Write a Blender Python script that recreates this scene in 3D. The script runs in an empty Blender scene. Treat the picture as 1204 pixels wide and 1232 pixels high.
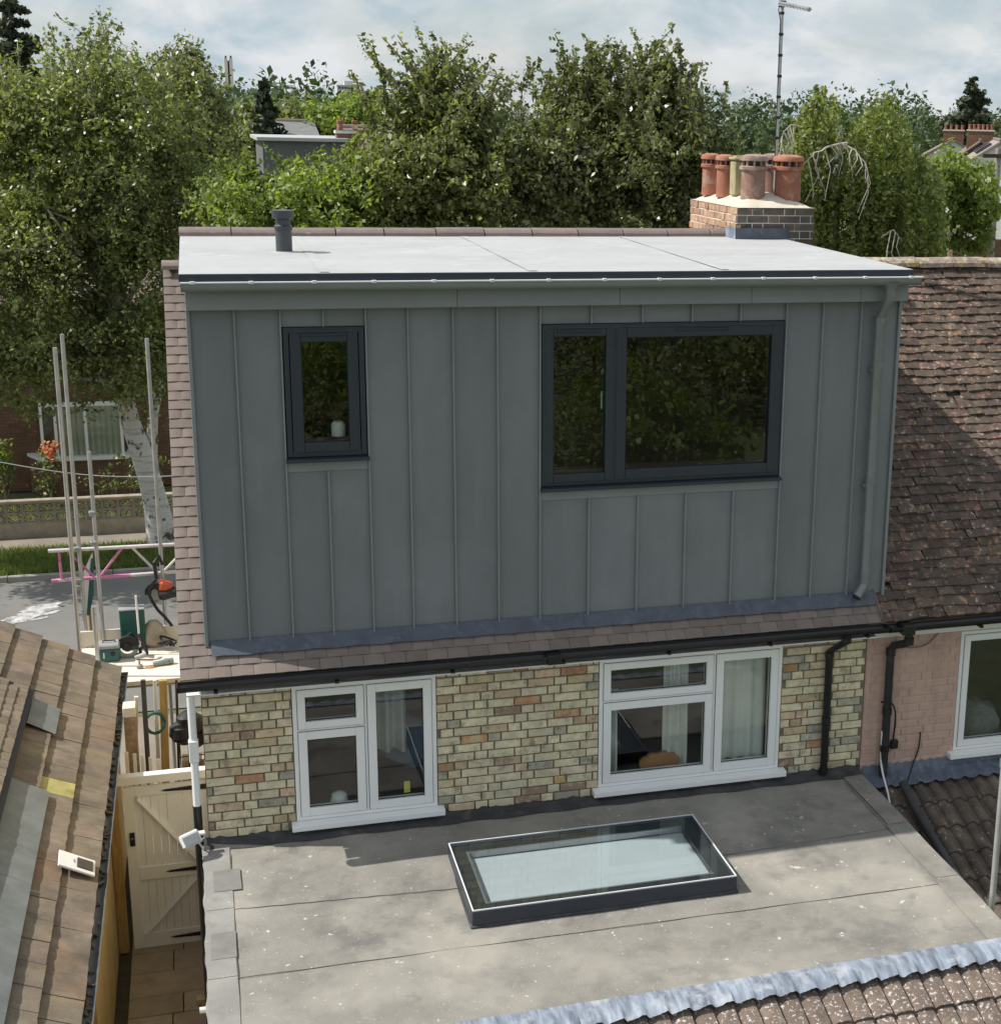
import bpy, bmesh, math, random
import numpy as np
from mathutils import Vector, Matrix, Euler

random.seed(7); rng = np.random.default_rng(11)
S = bpy.context.scene
COL = S.collection
R = math.radians

# ------------------------------------------------------------------ camera
CAM = Vector((0.1297, -11.4589, 8.8921))
YAW, PITCH, ROLL = 0.3128, 0.2576, 0.0254
FPX, PPX, PPY, W0, H0 = 1803.19, 812.83, 617.58, 1204.0, 1232.0
_f = Vector((math.sin(YAW)*math.cos(PITCH), math.cos(YAW)*math.cos(PITCH), -math.sin(PITCH)))
_r0 = Vector((math.cos(YAW), -math.sin(YAW), 0)); _u0 = _r0.cross(_f)
_r = _r0*math.cos(ROLL) + _u0*math.sin(ROLL)
_u = -_r0*math.sin(ROLL) + _u0*math.cos(ROLL)
cam = bpy.data.cameras.new('camera'); camo = bpy.data.objects.new('camera', cam); COL.objects.link(camo)
cam.sensor_fit = 'HORIZONTAL'; cam.sensor_width = 36.0; cam.lens = FPX/W0*36.0
cam.shift_x = -(PPX - W0/2)/W0; cam.shift_y = (PPY - H0/2)/W0
cam.clip_start = 0.1; cam.clip_end = 6000
m = Matrix((( _r.x, _u.x, -_f.x, CAM.x), (_r.y, _u.y, -_f.y, CAM.y), (_r.z, _u.z, -_f.z, CAM.z), (0, 0, 0, 1)))
camo.matrix_world = m
S.camera = camo
S.render.resolution_x, S.render.resolution_y = 1000, 1024

def ray(u, v): return _f + _r*((u-PPX)/FPX) - _u*((v-PPY)/FPX)
def at_y(u, v, y): d = ray(u, v); return CAM + d*((y-CAM.y)/d.y)
def at_z(u, v, z): d = ray(u, v); return CAM + d*((z-CAM.z)/d.z)
def at_x(u, v, x): d = ray(u, v); return CAM + d*((x-CAM.x)/d.x)

# ------------------------------------------------------------------ sky, sun, exposure
SUN_AZ, SUN_EL = R(76.0), R(49.5)
sdir = Vector((math.cos(SUN_EL)*math.sin(SUN_AZ), -math.cos(SUN_EL)*math.cos(SUN_AZ), -math.sin(SUN_EL)))
wd = bpy.data.worlds.new('World'); S.world = wd; wd.use_nodes = True
nt = wd.node_tree; nt.nodes.clear()
def wn(t, **k):
    n = nt.nodes.new(t)
    for a, b in k.items(): setattr(n, a, b)
    return n
out = wn('ShaderNodeOutputWorld'); bg = wn('ShaderNodeBackground'); bg.inputs[1].default_value = 0.088
sky = wn('ShaderNodeTexSky', sky_type='NISHITA', sun_disc=False, sun_elevation=SUN_EL, sun_rotation=R(284))
sky.air_density = 1.0; sky.dust_density = 2.0; sky.ozone_density = 1.0
tc = wn('ShaderNodeTexCoord'); sep = wn('ShaderNodeSeparateXYZ'); nt.links.new(tc.outputs['Generated'], sep.inputs[0])
zz = wn('ShaderNodeMath', operation='MAXIMUM'); nt.links.new(sep.outputs[2], zz.inputs[0]); zz.inputs[1].default_value = 0.0
za = wn('ShaderNodeMath', operation='ADD'); nt.links.new(zz.outputs[0], za.inputs[0]); za.inputs[1].default_value = 0.42
dx = wn('ShaderNodeMath', operation='DIVIDE'); nt.links.new(sep.outputs[0], dx.inputs[0]); nt.links.new(za.outputs[0], dx.inputs[1])
dy = wn('ShaderNodeMath', operation='DIVIDE'); nt.links.new(sep.outputs[1], dy.inputs[0]); nt.links.new(za.outputs[0], dy.inputs[1])
cmb = wn('ShaderNodeCombineXYZ'); nt.links.new(dx.outputs[0], cmb.inputs[0]); nt.links.new(dy.outputs[0], cmb.inputs[1])
nz = wn('ShaderNodeTexNoise'); nz.inputs['Scale'].default_value = 3.6; nz.inputs['Detail'].default_value = 8; nz.inputs['Roughness'].default_value = 0.56
nz.inputs['Distortion'].default_value = 0.25
nt.links.new(cmb.outputs[0], nz.inputs['Vector'])
rp = wn('ShaderNodeValToRGB'); rp.color_ramp.elements[0].position = 0.40; rp.color_ramp.elements[1].position = 0.57
rp.color_ramp.elements[0].color = (0.66, 0.66, 0.66, 1); rp.color_ramp.elements[1].color = (1, 1, 1, 1)
nt.links.new(nz.outputs[0], rp.inputs[0])
nz2 = wn('ShaderNodeTexNoise'); nz2.inputs['Scale'].default_value = 5.2; nz2.inputs['Detail'].default_value = 8; nz2.inputs['Roughness'].default_value = 0.58; nz2.inputs['Distortion'].default_value = 0.3
nt.links.new(cmb.outputs[0], nz2.inputs['Vector'])
rp2 = wn('ShaderNodeValToRGB'); rp2.color_ramp.elements[0].position = 0.38; rp2.color_ramp.elements[1].position = 0.60
rp2.color_ramp.elements[0].color = (3.9, 4.75, 5.3, 1); rp2.color_ramp.elements[1].color = (6.3, 6.5, 6.65, 1)
nt.links.new(nz2.outputs[0], rp2.inputs[0])
# nishita kept but softened toward a pale blue the thin high cloud gives it
mixs = wn('ShaderNodeMix', data_type='RGBA'); nt.links.new(rp.outputs[0], mixs.inputs[0])
hs = wn('ShaderNodeHueSaturation'); hs.inputs['Saturation'].default_value = 0.8; hs.inputs['Value'].default_value = 1.35
nt.links.new(sky.outputs[0], hs.inputs['Color'])
nt.links.new(hs.outputs[0], mixs.inputs[6]); nt.links.new(rp2.outputs[0], mixs.inputs[7])
nt.links.new(mixs.outputs[2], bg.inputs[0]); nt.links.new(bg.outputs[0], out.inputs[0])

sl = bpy.data.lights.new('sun', 'SUN'); sl.energy = 3.7; sl.angle = R(0.53); sl.color = (1.0, 0.955, 0.88)
so = bpy.data.objects.new('sun', sl); COL.objects.link(so)
so.rotation_euler = sdir.to_track_quat('-Z', 'Y').to_euler(); so.location = (-30, 10, 40)
S.view_settings.view_transform = 'Standard'; S.view_settings.look = 'None'
S.view_settings.exposure = 0.48; S.view_settings.gamma = 1.0; S.view_settings.use_curve_mapping = False
S.cycles.use_denoising = True
S.cycles.max_bounces = 8; S.cycles.transparent_max_bounces = 12; S.cycles.caustics_reflective = False; S.cycles.caustics_refractive = False
S.cycles.sample_clamp_indirect = 6.0

# ------------------------------------------------------------------ materials
def s2l(c): return tuple((x/12.92 if x <= 0.04045 else ((x+0.055)/1.055)**2.4) for x in c)
MATS = {}
def M(name, col, rough=0.7, var=0.14, vs=5.0, col2=None, bump=0.0, bs=80.0, metal=0.0, rand=0.0, huer=0.0, spots=(), spec=0.5,
      stretch=(1, 1, 1), fine=0.0, streak=None, island=False):
    """procedural principled material in world coordinates"""
    mt = bpy.data.materials.new(name); mt.use_nodes = True; MATS[name] = mt
    n, l = mt.node_tree.nodes, mt.node_tree.links; n.clear()
    o = n.new('ShaderNodeOutputMaterial'); b = n.new('ShaderNodeBsdfPrincipled'); l.new(b.outputs[0], o.inputs[0])
    g = n.new('ShaderNodeNewGeometry'); mp = n.new('ShaderNodeMapping'); mp.inputs['Scale'].default_value = stretch
    l.new(g.outputs['Position'], mp.inputs['Vector'])
    nz = n.new('ShaderNodeTexNoise'); nz.inputs['Scale'].default_value = vs; nz.inputs['Detail'].default_value = 6; nz.inputs['Roughness'].default_value = 0.6
    l.new(mp.outputs[0], nz.inputs['Vector'])
    cr = n.new('ShaderNodeValToRGB'); cr.color_ramp.elements[0].position = 0.3; cr.color_ramp.elements[1].position = 0.7
    a = tuple(max(0, x*(1-var)) for x in col); c2 = col2 if col2 else tuple(x*(1+var) for x in col)
    cr.color_ramp.elements[0].color = (*a, 1); cr.color_ramp.elements[1].color = (*c2, 1)
    l.new(nz.outputs[0], cr.inputs[0]); cur = cr.outputs[0]
    if fine > 0:
        nf = n.new('ShaderNodeTexNoise'); nf.inputs['Scale'].default_value = bs; nf.inputs['Detail'].default_value = 3
        l.new(mp.outputs[0], nf.inputs['Vector'])
        mr = n.new('ShaderNodeMapRange'); mr.inputs[1].default_value = 0.25; mr.inputs[2].default_value = 0.75; mr.inputs[3].default_value = 1-fine; mr.inputs[4].default_value = 1+fine
        l.new(nf.outputs[0], mr.inputs[0])
        mm = n.new('ShaderNodeVectorMath'); mm.operation = 'SCALE'; l.new(cur, mm.inputs[0]); l.new(mr.outputs[0], mm.inputs['Scale']); cur = mm.outputs[0]
    if streak:
        sc, strg, cc = streak
        mp2 = n.new('ShaderNodeMapping'); mp2.inputs['Scale'].default_value = sc; l.new(g.outputs['Position'], mp2.inputs['Vector'])
        ns = n.new('ShaderNodeTexNoise'); ns.inputs['Scale'].default_value = 1.0; ns.inputs['Detail'].default_value = 5; l.new(mp2.outputs[0], ns.inputs['Vector'])
        mr = n.new('ShaderNodeMapRange'); mr.inputs[1].default_value = 0.48; mr.inputs[2].default_value = 0.72; mr.inputs[3].default_value = 0; mr.inputs[4].default_value = strg
        l.new(ns.outputs[0], mr.inputs[0])
        mx = n.new('ShaderNodeMix'); mx.data_type = 'RGBA'; l.new(mr.outputs[0], mx.inputs[0]); l.new(cur, mx.inputs[6]); mx.inputs[7].default_value = (*cc, 1); cur = mx.outputs[2]
    for (sc_col, sc, lo, hi, amt) in spots:
        ns = n.new('ShaderNodeTexNoise'); ns.inputs['Scale'].default_value = sc; ns.inputs['Detail'].default_value = 4; ns.inputs['Roughness'].default_value = 0.65
        off = n.new('ShaderNodeMapping'); off.inputs['Location'].default_value = (sc*1.7+3, sc*.3, 5.1); l.new(g.outputs['Position'], off.inputs['Vector'])
        l.new(off.outputs[0], ns.inputs['Vector'])
        mr = n.new('ShaderNodeMapRange'); mr.inputs[1].default_value = lo; mr.inputs[2].default_value = hi; mr.inputs[3].default_value = 0; mr.inputs[4].default_value = amt
        l.new(ns.outputs[0], mr.inputs[0])
        mx = n.new('ShaderNodeMix'); mx.data_type = 'RGBA'; l.new(mr.outputs[0], mx.inputs[0]); l.new(cur, mx.inputs[6]); mx.inputs[7].default_value = (*sc_col, 1); cur = mx.outputs[2]
    if rand > 0 or huer > 0:
        if island: rnd = g.outputs['Random Per Island']
        else: rnd = n.new('ShaderNodeObjectInfo').outputs['Random']
        hv = n.new('ShaderNodeHueSaturation'); l.new(cur, hv.inputs['Color'])
        mr = n.new('ShaderNodeMapRange'); mr.inputs[3].default_value = 1-rand; mr.inputs[4].default_value = 1+rand; l.new(rnd, mr.inputs[0]); l.new(mr.outputs[0], hv.inputs['Value'])
        if huer > 0:
            fr = n.new('ShaderNodeMath'); fr.operation = 'MULTIPLY'; fr.inputs[1].default_value = 7.31; l.new(rnd, fr.inputs[0])
            ft = n.new('ShaderNodeMath'); ft.operation = 'FRACT'; l.new(fr.outputs[0], ft.inputs[0])
            mr2 = n.new('ShaderNodeMapRange'); mr2.inputs[3].default_value = 0.5-huer; mr2.inputs[4].default_value = 0.5+huer; l.new(ft.outputs[0], mr2.inputs[0]); l.new(mr2.outputs[0], hv.inputs['Hue'])
        cur = hv.outputs[0]
    l.new(cur, b.inputs['Base Color'])
    b.inputs['Roughness'].default_value = rough; b.inputs['Metallic'].default_value = metal
    b.inputs['Specular IOR Level'].default_value = spec
    if bump > 0:
        nb = n.new('ShaderNodeTexNoise'); nb.inputs['Scale'].default_value = bs; nb.inputs['Detail'].default_value = 5; l.new(mp.outputs[0], nb.inputs['Vector'])
        bp = n.new('ShaderNodeBump'); bp.inputs['Strength'].default_value = bump; bp.inputs['Distance'].default_value = 0.01
        l.new(nb.outputs[0], bp.inputs['Height']); l.new(bp.outputs[0], b.inputs['Normal'])
    return mt

def glass(name, tint=(0.93, 0.96, 0.95), f0=0.045, rough=0.0):
    """clear sheet: see-through, with a mirror share that grows toward grazing angles (same from both faces)"""
    mt = bpy.data.materials.new(name); mt.use_nodes = True
    n, l = mt.node_tree.nodes, mt.node_tree.links; n.clear()
    o = n.new('ShaderNodeOutputMaterial'); mx = n.new('ShaderNodeMixShader'); lw_ = n.new('ShaderNodeLayerWeight'); lw_.inputs[0].default_value = 0.5
    pw = n.new('ShaderNodeMath'); pw.operation = 'POWER'; l.new(lw_.outputs['Facing'], pw.inputs[0]); pw.inputs[1].default_value = 5.0
    mr = n.new('ShaderNodeMapRange'); mr.inputs[3].default_value = f0; mr.inputs[4].default_value = 1.0; l.new(pw.outputs[0], mr.inputs[0])
    t = n.new('ShaderNodeBsdfTransparent'); t.inputs[0].default_value = (*tint, 1); gl = n.new('ShaderNodeBsdfGlossy'); gl.inputs['Roughness'].default_value = rough
    nb = n.new('ShaderNodeTexNoise'); nb.inputs['Scale'].default_value = 1.3; g = n.new('ShaderNodeNewGeometry'); l.new(g.outputs['Position'], nb.inputs['Vector'])
    bp = n.new('ShaderNodeBump'); bp.inputs['Strength'].default_value = 0.02; bp.inputs['Distance'].default_value = 0.02; l.new(nb.outputs[0], bp.inputs['Height']); l.new(bp.outputs[0], gl.inputs['Normal'])
    l.new(mr.outputs[0], mx.inputs[0]); l.new(t.outputs[0], mx.inputs[1]); l.new(gl.outputs[0], mx.inputs[2]); l.new(mx.outputs[0], o.inputs[0])
    return mt

def leafmat(name, col, col2, trans=0.35, rough=0.42, hue=0.02):
    mt = bpy.data.materials.new(name); mt.use_nodes = True
    n, l = mt.node_tree.nodes, mt.node_tree.links; n.clear()
    o = n.new('ShaderNodeOutputMaterial'); b = n.new('ShaderNodeBsdfPrincipled'); g = n.new('ShaderNodeNewGeometry')
    cr = n.new('ShaderNodeValToRGB'); cr.color_ramp.elements[0].color = (*col, 1); cr.color_ramp.elements[1].color = (*col2, 1)
    l.new(g.outputs['Random Per Island'], cr.inputs[0])
    nz = n.new('ShaderNodeTexNoise'); nz.inputs['Scale'].default_value = 0.9; nz.inputs['Detail'].default_value = 3; l.new(g.outputs['Position'], nz.inputs['Vector'])
    mr = n.new('ShaderNodeMapRange'); mr.inputs[1].default_value = 0.3; mr.inputs[2].default_value = 0.7; mr.inputs[3].default_value = 0.72; mr.inputs[4].default_value = 1.28; l.new(nz.outputs[0], mr.inputs[0])
    vm = n.new('ShaderNodeVectorMath'); vm.operation = 'SCALE'; l.new(cr.outputs[0], vm.inputs[0]); l.new(mr.outputs[0], vm.inputs['Scale'])
    l.new(vm.outputs[0], b.inputs['Base Color']); b.inputs['Roughness'].default_value = rough; b.inputs['Specular IOR Level'].default_value = 0.6
    tr = n.new('ShaderNodeBsdfTranslucent'); vm2 = n.new('ShaderNodeVectorMath'); vm2.operation = 'MULTIPLY'; l.new(vm.outputs[0], vm2.inputs[0]); vm2.inputs[1].default_value = (1.5, 1.6, 0.6)
    l.new(vm2.outputs[0], tr.inputs[0])
    mx = n.new('ShaderNodeMixShader'); mx.inputs[0].default_value = trans; l.new(b.outputs[0], mx.inputs[1]); l.new(tr.outputs[0], mx.inputs[2]); l.new(mx.outputs[0], o.inputs[0])
    return mt

# ------------------------------------------------------------------ object helpers
def wl(o):
    v = Vector((0, 0, 0))
    while o is not None: v += o.location; o = o.parent
    return v
def put(o, parent):
    COL.objects.link(o)
    if parent is not None:
        o.parent = parent; o.location = Vector(o.location) - wl(parent)
    return o
def thing(name, label, cat, loc=(0, 0, 0), group=None):
    o = bpy.data.objects.new(name, None); COL.objects.link(o); o.location = loc; o.empty_display_size = 0.1
    o['label'] = label; o['category'] = cat
    if group: o['group'] = group
    return o
def tag(o, label=None, cat=None, group=None, kind=None):
    if label: o['label'] = label
    if cat: o['category'] = cat
    if group: o['group'] = group
    if kind: o['kind'] = kind
    return o

class MB:
    def __init__(s): s.v = []; s.f = []
    def add(s, vs, fs):
        k = len(s.v); s.v += [tuple(p) for p in vs]; s.f += [tuple(i+k for i in q) for q in fs]; return s
    def box(s, x0, x1, y0, y1, z0, z1):
        return s.add([(x0,y0,z0),(x1,y0,z0),(x1,y1,z0),(x0,y1,z0),(x0,y0,z1),(x1,y0,z1),(x1,y1,z1),(x0,y1,z1)],
                     [(0,3,2,1),(4,5,6,7),(0,1,5,4),(1,2,6,5),(2,3,7,6),(3,0,4,7)])
    def obox(s, c, size, rot):
        a, b, d = size[0]/2, size[1]/2, size[2]/2; c = Vector(c)
        vs = [c + rot @ Vector(p) for p in ((-a,-b,-d),(a,-b,-d),(a,b,-d),(-a,b,-d),(-a,-b,d),(a,-b,d),(a,b,d),(-a,b,d))]
        return s.add(vs, [(0,3,2,1),(4,5,6,7),(0,1,5,4),(1,2,6,5),(2,3,7,6),(3,0,4,7)])
    def bar(s, p, q, w, h, up=(0, 0, 1)):
        p, q = Vector(p), Vector(q); d = (q-p); L = d.length; d.normalize(); up = Vector(up)
        if abs(d.dot(up)) > 0.98: up = Vector((0, 1, 0))
        x = d.cross(up).normalized(); z = x.cross(d)
        rot = Matrix((x, d, z)).transposed()
        return s.obox((p+q)/2, (w, L, h), rot)
    def tube(s, pts, r, n=10, caps=True):
        pts = [Vector(p) for p in pts]; rs = r if isinstance(r, (list, tuple)) else [r]*len(pts)
        k = len(s.v); up = None; m = len(pts)
        for i, p in enumerate(pts):
            d = (pts[min(i+1, m-1)] - pts[max(i-1, 0)]).normalized()
            if up is None:
                up = Vector((0, 0, 1)) if abs(d.z) < 0.9 else Vector((1, 0, 0))
            x = d.cross(up)
            if x.length < 1e-4: x = d.cross(Vector((0, 1, 0)))
            x.normalize(); y = x.cross(d).normalized(); up = y if abs(y.dot(d)) < .9 else up
            for j in range(n):
                a = 2*math.pi*j/n; s.v.append(tuple(p + (x*math.cos(a) + y*math.sin(a))*rs[i]))
        for i in range(m-1):
            for j in range(n):
                a = k+i*n+j; b = k+i*n+(j+1) % n; s.f.append((a, b, b+n, a+n))
        if caps:
            s.f.append(tuple(k+j for j in range(n-1, -1, -1))); s.f.append(tuple(k+(m-1)*n+j for j in range(n)))
        return s
    def lathe(s, c, prof, n=20):
        k = len(s.v)
        for (r, z) in prof:
            for j in range(n):
                a = 2*math.pi*j/n; s.v.append((c[0]+r*math.cos(a), c[1]+r*math.sin(a), c[2]+z))
        for i in range(len(prof)-1):
            for j in range(n):
                a = k+i*n+j; b = k+i*n+(j+1) % n; s.f.append((a, b, b+n, a+n))
        s.f.append(tuple(k+j for j in range(n-1, -1, -1))); s.f.append(tuple(k+(len(prof)-1)*n+j for j in range(n)))
        return s
    def extr(s, poly, vec):
        poly = [Vector(p) for p in poly]; vec = Vector(vec); k = len(s.v); n = len(poly)
        s.v += [tuple(p) for p in poly] + [tuple(p+vec) for p in poly]
        s.f.append(tuple(k+i for i in range(n-1, -1, -1))); s.f.append(tuple(k+n+i for i in range(n)))
        for i in range(n): j = (i+1) % n; s.f.append((k+i, k+j, k+n+j, k+n+i))
        return s
    def mesh(s, name, mat, smooth=False, bevel=0.0, seg=1):
        me = bpy.data.meshes.new(name); me.from_pydata(s.v, [], s.f)
        bm = bmesh.new(); bm.from_mesh(me)
        bmesh.ops.recalc_face_normals(bm, faces=bm.faces)
        if bevel > 0:
            bmesh.ops.bevel(bm, geom=[e for e in bm.edges if len(e.link_faces) == 2 and e.calc_face_angle(0) > 0.5], offset=bevel, segments=seg, affect='EDGES', profile=0.6, clamp_overlap=True)
        bm.to_mesh(me); bm.free()
        if mat: me.materials.append(mat)
        if smooth:
            me.polygons.foreach_set('use_smooth', [True]*len(me.polygons))
            try: me.set_sharp_from_angle(angle=R(40))
            except Exception: pass
        return me
    def build(s, name, mat, parent=None, smooth=False, bevel=0.0, seg=1, loc=(0, 0, 0)):
        o = bpy.data.objects.new(name, s.mesh(name, mat, smooth, bevel, seg)); o.location = loc
        return put(o, parent)

def inst(name, me, mat4, parent):
    o = bpy.data.objects.new(name, me); COL.objects.link(o)
    loc, rot, sc = mat4.decompose(); o.location = loc; o.rotation_euler = rot.to_euler(); o.scale = sc
    if parent is not None: o.parent = parent; o.location = loc - wl(parent)
    return o
def merge(name, items, parent):
    """many transformed copies as ONE mesh, its colours varied piece by piece in the material"""
    vs, fs, mi, mats = [], [], [], []
    for me, mx in items:
        k = len(vs); vs += [tuple(mx @ v.co) for v in me.vertices]
        mt = me.materials[0]
        if mt not in mats: mats.append(mt)
        for p in me.polygons: fs.append(tuple(i+k for i in p.vertices)); mi.append(mats.index(mt))
    me = bpy.data.meshes.new(name); me.from_pydata(vs, [], fs)
    for mt in mats: me.materials.append(mt)
    me.polygons.foreach_set('material_index', mi)
    o = bpy.data.objects.new(name, me); put(o, parent); o['kind'] = 'stuff'
    return o
def pieces(name, items, parent, limit=295, rest=None):
    items = sorted(items, key=lambda t: (t[1].translation - CAM).length)
    for me, mx in items[:limit]: inst(name, me, mx, parent)
    if len(items) > limit: merge(rest or name+'_field', items[limit:], parent)
def frame_mat(o, x, y, z):
    o, x, y, z = Vector(o), Vector(x), Vector(y), Vector(z)
    return Matrix(((x.x, y.x, z.x, o.x), (x.y, y.y, z.y, o.y), (x.z, y.z, z.z, o.z), (0, 0, 0, 1)))

# ------------------------------------------------------------------ material library
white_upvc = M('white_upvc', (0.86, 0.86, 0.855), 0.35, 0.03, 3)
anthracite = M('anthracite_frame', (0.030, 0.037, 0.052), 0.38, 0.08, 4)
zinc = M('standing_seam_zinc', (0.186, 0.198, 0.213), 0.40, 0.12, 1.6, bump=0.04, bs=14, stretch=(1, 1, 0.5), metal=0.0, rand=0.07, streak=((7, 7, 0.5), 0.22, (0.26, 0.275, 0.285)), spots=[((0.23, 0.245, 0.255), 2.2, 0.5, 0.75, 0.45), ((.23,.235,.24), 9, .70, .82, .25)])
zinc_lt = M('zinc_trim', (0.235, 0.252, 0.262), 0.42, 0.06, 3)
zinc_pipe = M('zinc_pipe', (0.22, 0.23, 0.24), 0.36, 0.08, 6, metal=0.25)
lip_met = M('bright_gutter_lip', (0.70, 0.71, 0.72), 0.45, 0.05, 10)
lead = M('lead_sheet', (0.075, 0.088, 0.115), 0.5, 0.22, 7, bump=0.12, bs=22, spots=[((0.16, 0.18, 0.21), 12, 0.52, 0.72, 0.5)])
lead_pale = M('weathered_lead', (0.25, 0.285, 0.345), 0.5, 0.45, 5, bump=0.3, bs=9, stretch=(4, 1, 1), streak=((16, 2.5, 2.5), 0.9, (0.10, 0.12, 0.17)), spots=[((0.46, 0.48, 0.52), 6, 0.52, 0.66, 0.65)])
membrane = M('pale_roof_membrane', (0.40, 0.405, 0.41), 0.75, 0.05, 1.3, bump=0.03, bs=14, stretch=(.5, 2, 1), spots=[((0.33, 0.33, 0.325), 1.6, 0.50, 0.72, 0.6), ((.24,.235,.22), 6, .60, .76, .4), ((.47,.475,.48), 3.3, .55, .7, .6)])
black_pl = M('black_plastic', (0.012, 0.012, 0.013), 0.32, 0.2, 8)
dark_trim = M('dark_edge_trim', (0.028, 0.036, 0.055), 0.4, 0.1, 5)
mortar = M('sandy_mortar', (0.20, 0.17, 0.12), 0.95, 0.25, 18, bump=0.4, bs=150)
SOOT = ((0.13, 0.115, 0.09), 11, 0.54, 0.70, 0.6)
bk_cream = M('brick_cream', (0.67, 0.59, 0.41), 0.88, 0.20, 11, bump=0.3, bs=120, rand=0.13, huer=0.012, fine=0.1, spots=[SOOT, ((0.58, 0.56, 0.48), 9, 0.56, 0.70, 0.5), ((0.44, 0.35, 0.23), 7, 0.56, 0.68, 0.3)])
bk_buff = M('brick_buff', (0.56, 0.45, 0.29), 0.88, 0.2, 16, bump=0.3, bs=120, rand=0.18, huer=0.015, fine=0.1, spots=[SOOT])
bk_grey = M('brick_grey', (0.42, 0.395, 0.31), 0.9, 0.25, 14, bump=0.3, bs=120, rand=0.2, fine=0.1, spots=[((0.07, 0.065, 0.06), 14, 0.52, 0.68, 0.6)])
bk_orange = M('brick_orange', (0.50, 0.27, 0.14), 0.88, 0.25, 15, bump=0.3, bs=120, rand=0.2, huer=0.015, fine=0.1, spots=[SOOT, ((0.5, 0.40, 0.25), 12, 0.5, 0.6, 0.7)])
bk_brown = M('brick_brown', (0.30, 0.21, 0.15), 0.9, 0.25, 15, bump=0.3, bs=120, rand=0.2, fine=0.1, spots=[((0.45, 0.38, 0.26), 14, 0.53, 0.6, 0.7)])
pinkpaint = M('pink_masonry_paint', (0.56, 0.385, 0.315), 0.85, 0.07, 7, bump=0.25, bs=110, rand=0.04, spots=[((0.36, 0.25, 0.20), 5, 0.56, 0.75, 0.5)], streak=((9, 9, 0.8), 0.35, (0.28, 0.19, 0.15)))
tile_new = M('brown_plain_tile', (0.20, 0.16, 0.14), 0.8, 0.1, 12, bump=0.2, bs=140, rand=0.14, fine=0.08)
tile_ridge = M('brown_ridge_tile', (0.20, 0.155, 0.14), 0.8, 0.12, 9, bump=0.2, bs=120, rand=0.08, spots=[((0.38, 0.33, 0.30), 14, 0.62, 0.7, 0.6)])
LICH = ((0.62, 0.58, 0.52), 15, 0.69, 0.71, 0.9)
tile_old = M('weathered_clay_tile', (0.105, 0.075, 0.058), 0.92, 0.30, 11, bump=0.55, bs=60, rand=0.30, huer=0.015, fine=0.25,
             spots=[((0.42, 0.22, 0.13), 13, 0.56, 0.66, 0.65), ((0.055, 0.045, 0.04), 9, 0.52, 0.66, 0.55), ((0.50, 0.40, 0.34), 17, .62, .67, .75), LICH])
tile_old_i = M('weathered_clay_tile_field', (0.105, 0.075, 0.058), 0.92, 0.30, 11, bump=0.55, bs=60, rand=0.30, huer=0.015, fine=0.25, island=True,
             spots=[((0.42, 0.22, 0.13), 13, 0.56, 0.66, 0.65), ((0.055, 0.045, 0.04), 9, 0.52, 0.66, 0.55), ((0.50, 0.40, 0.34), 17, .62, .67, .75), LICH])
ridge_old = M('lichened_ridge', (0.26, 0.20, 0.165), 0.95, 0.3, 10, bump=0.7, bs=35, spots=[((0.55, 0.48, 0.34), 9, 0.5, 0.62, 0.8), ((0.48, 0.33, 0.05), 7, 0.60, 0.66, 0.8), ((0.09, 0.07, 0.06), 12, 0.56, 0.7, 0.7)])
pantile = M('speckled_concrete_pantile', (0.165, 0.125, 0.10), 0.92, 0.2, 9, bump=0.4, bs=90, rand=0.14, fine=0.2, spots=[((0.60, 0.57, 0.54), 38, 0.575, 0.615, 0.85), ((0.10, 0.075, 0.06), 7, 0.55, 0.75, 0.5), ((0.42,0.33,0.26), 5, .55, .75, .4)])
pantile_dk = M('mossy_pantile', (0.135, 0.105, 0.085), 0.95, 0.3, 8, bump=0.4, bs=80, rand=0.2, fine=0.2, spots=[((0.55, 0.52, 0.48), 30, 0.64, 0.67, 0.85), ((0.055, 0.05, 0.035), 5, 0.45, 0.65, 0.6), ((0.33,0.255,0.19), 4, .55, .75, .45)])
flat_tile = M('worn_concrete_tile', (0.195, 0.158, 0.118), 0.93, 0.2, 5, bump=0.35, bs=90, rand=0.12, huer=0.01, fine=0.15,
              spots=[((0.10, 0.083, 0.065), 2.2, 0.48, 0.66, 0.75), ((0.30, 0.185, 0.10), 1.3, 0.53, 0.68, 0.6), ((0.31, 0.275, 0.215), 4, 0.58, 0.72, 0.5)], streak=((2.0, 14, 2.0), 0.35, (0.13, 0.10, 0.08)))
tile_yel = M('yellow_marked_tile', (0.36, 0.33, 0.12), 0.93, 0.25, 6, bump=0.3, bs=90, fine=0.15)
felt = M('mineral_felt', (0.235, 0.222, 0.198), 0.93, 0.14, 2.2, bump=0.35, bs=130, fine=0.16,
         spots=[((0.37, 0.345, 0.30), 0.85, 0.47, 0.66, 0.8), ((0.125, 0.12, 0.113), 1.4, 0.51, 0.68, 0.75), ((0.30,0.275,0.235), 5, .5, .66, .5), ((0.60, 0.58, 0.54), 13, 0.665, 0.69, 0.8), ((0.09, 0.085, 0.08), 3.1, 0.6, 0.75, 0.5), ((0.50,0.48,.44), 34, .655, .68, .6)])
felt_edge = M('mineral_felt_strip', (0.25, 0.243, 0.228), 0.93, 0.10, 3, bump=0.3, bs=160, fine=0.12, spots=[((0.36, 0.345, 0.31), 1.6, 0.48, 0.68, 0.7), ((0.62, 0.60, 0.56), 13, 0.67, 0.70, 0.7), ((0.14, 0.14, 0.135), 2.6, 0.58, 0.72, 0.6)])
felt_dk = M('bitumen_upstand', (0.045, 0.045, 0.048), 0.8, 0.35, 6, bump=0.4, bs=40, spots=[((0.14, 0.13, 0.11), 8, 0.55, 0.7, 0.5)])
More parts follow.
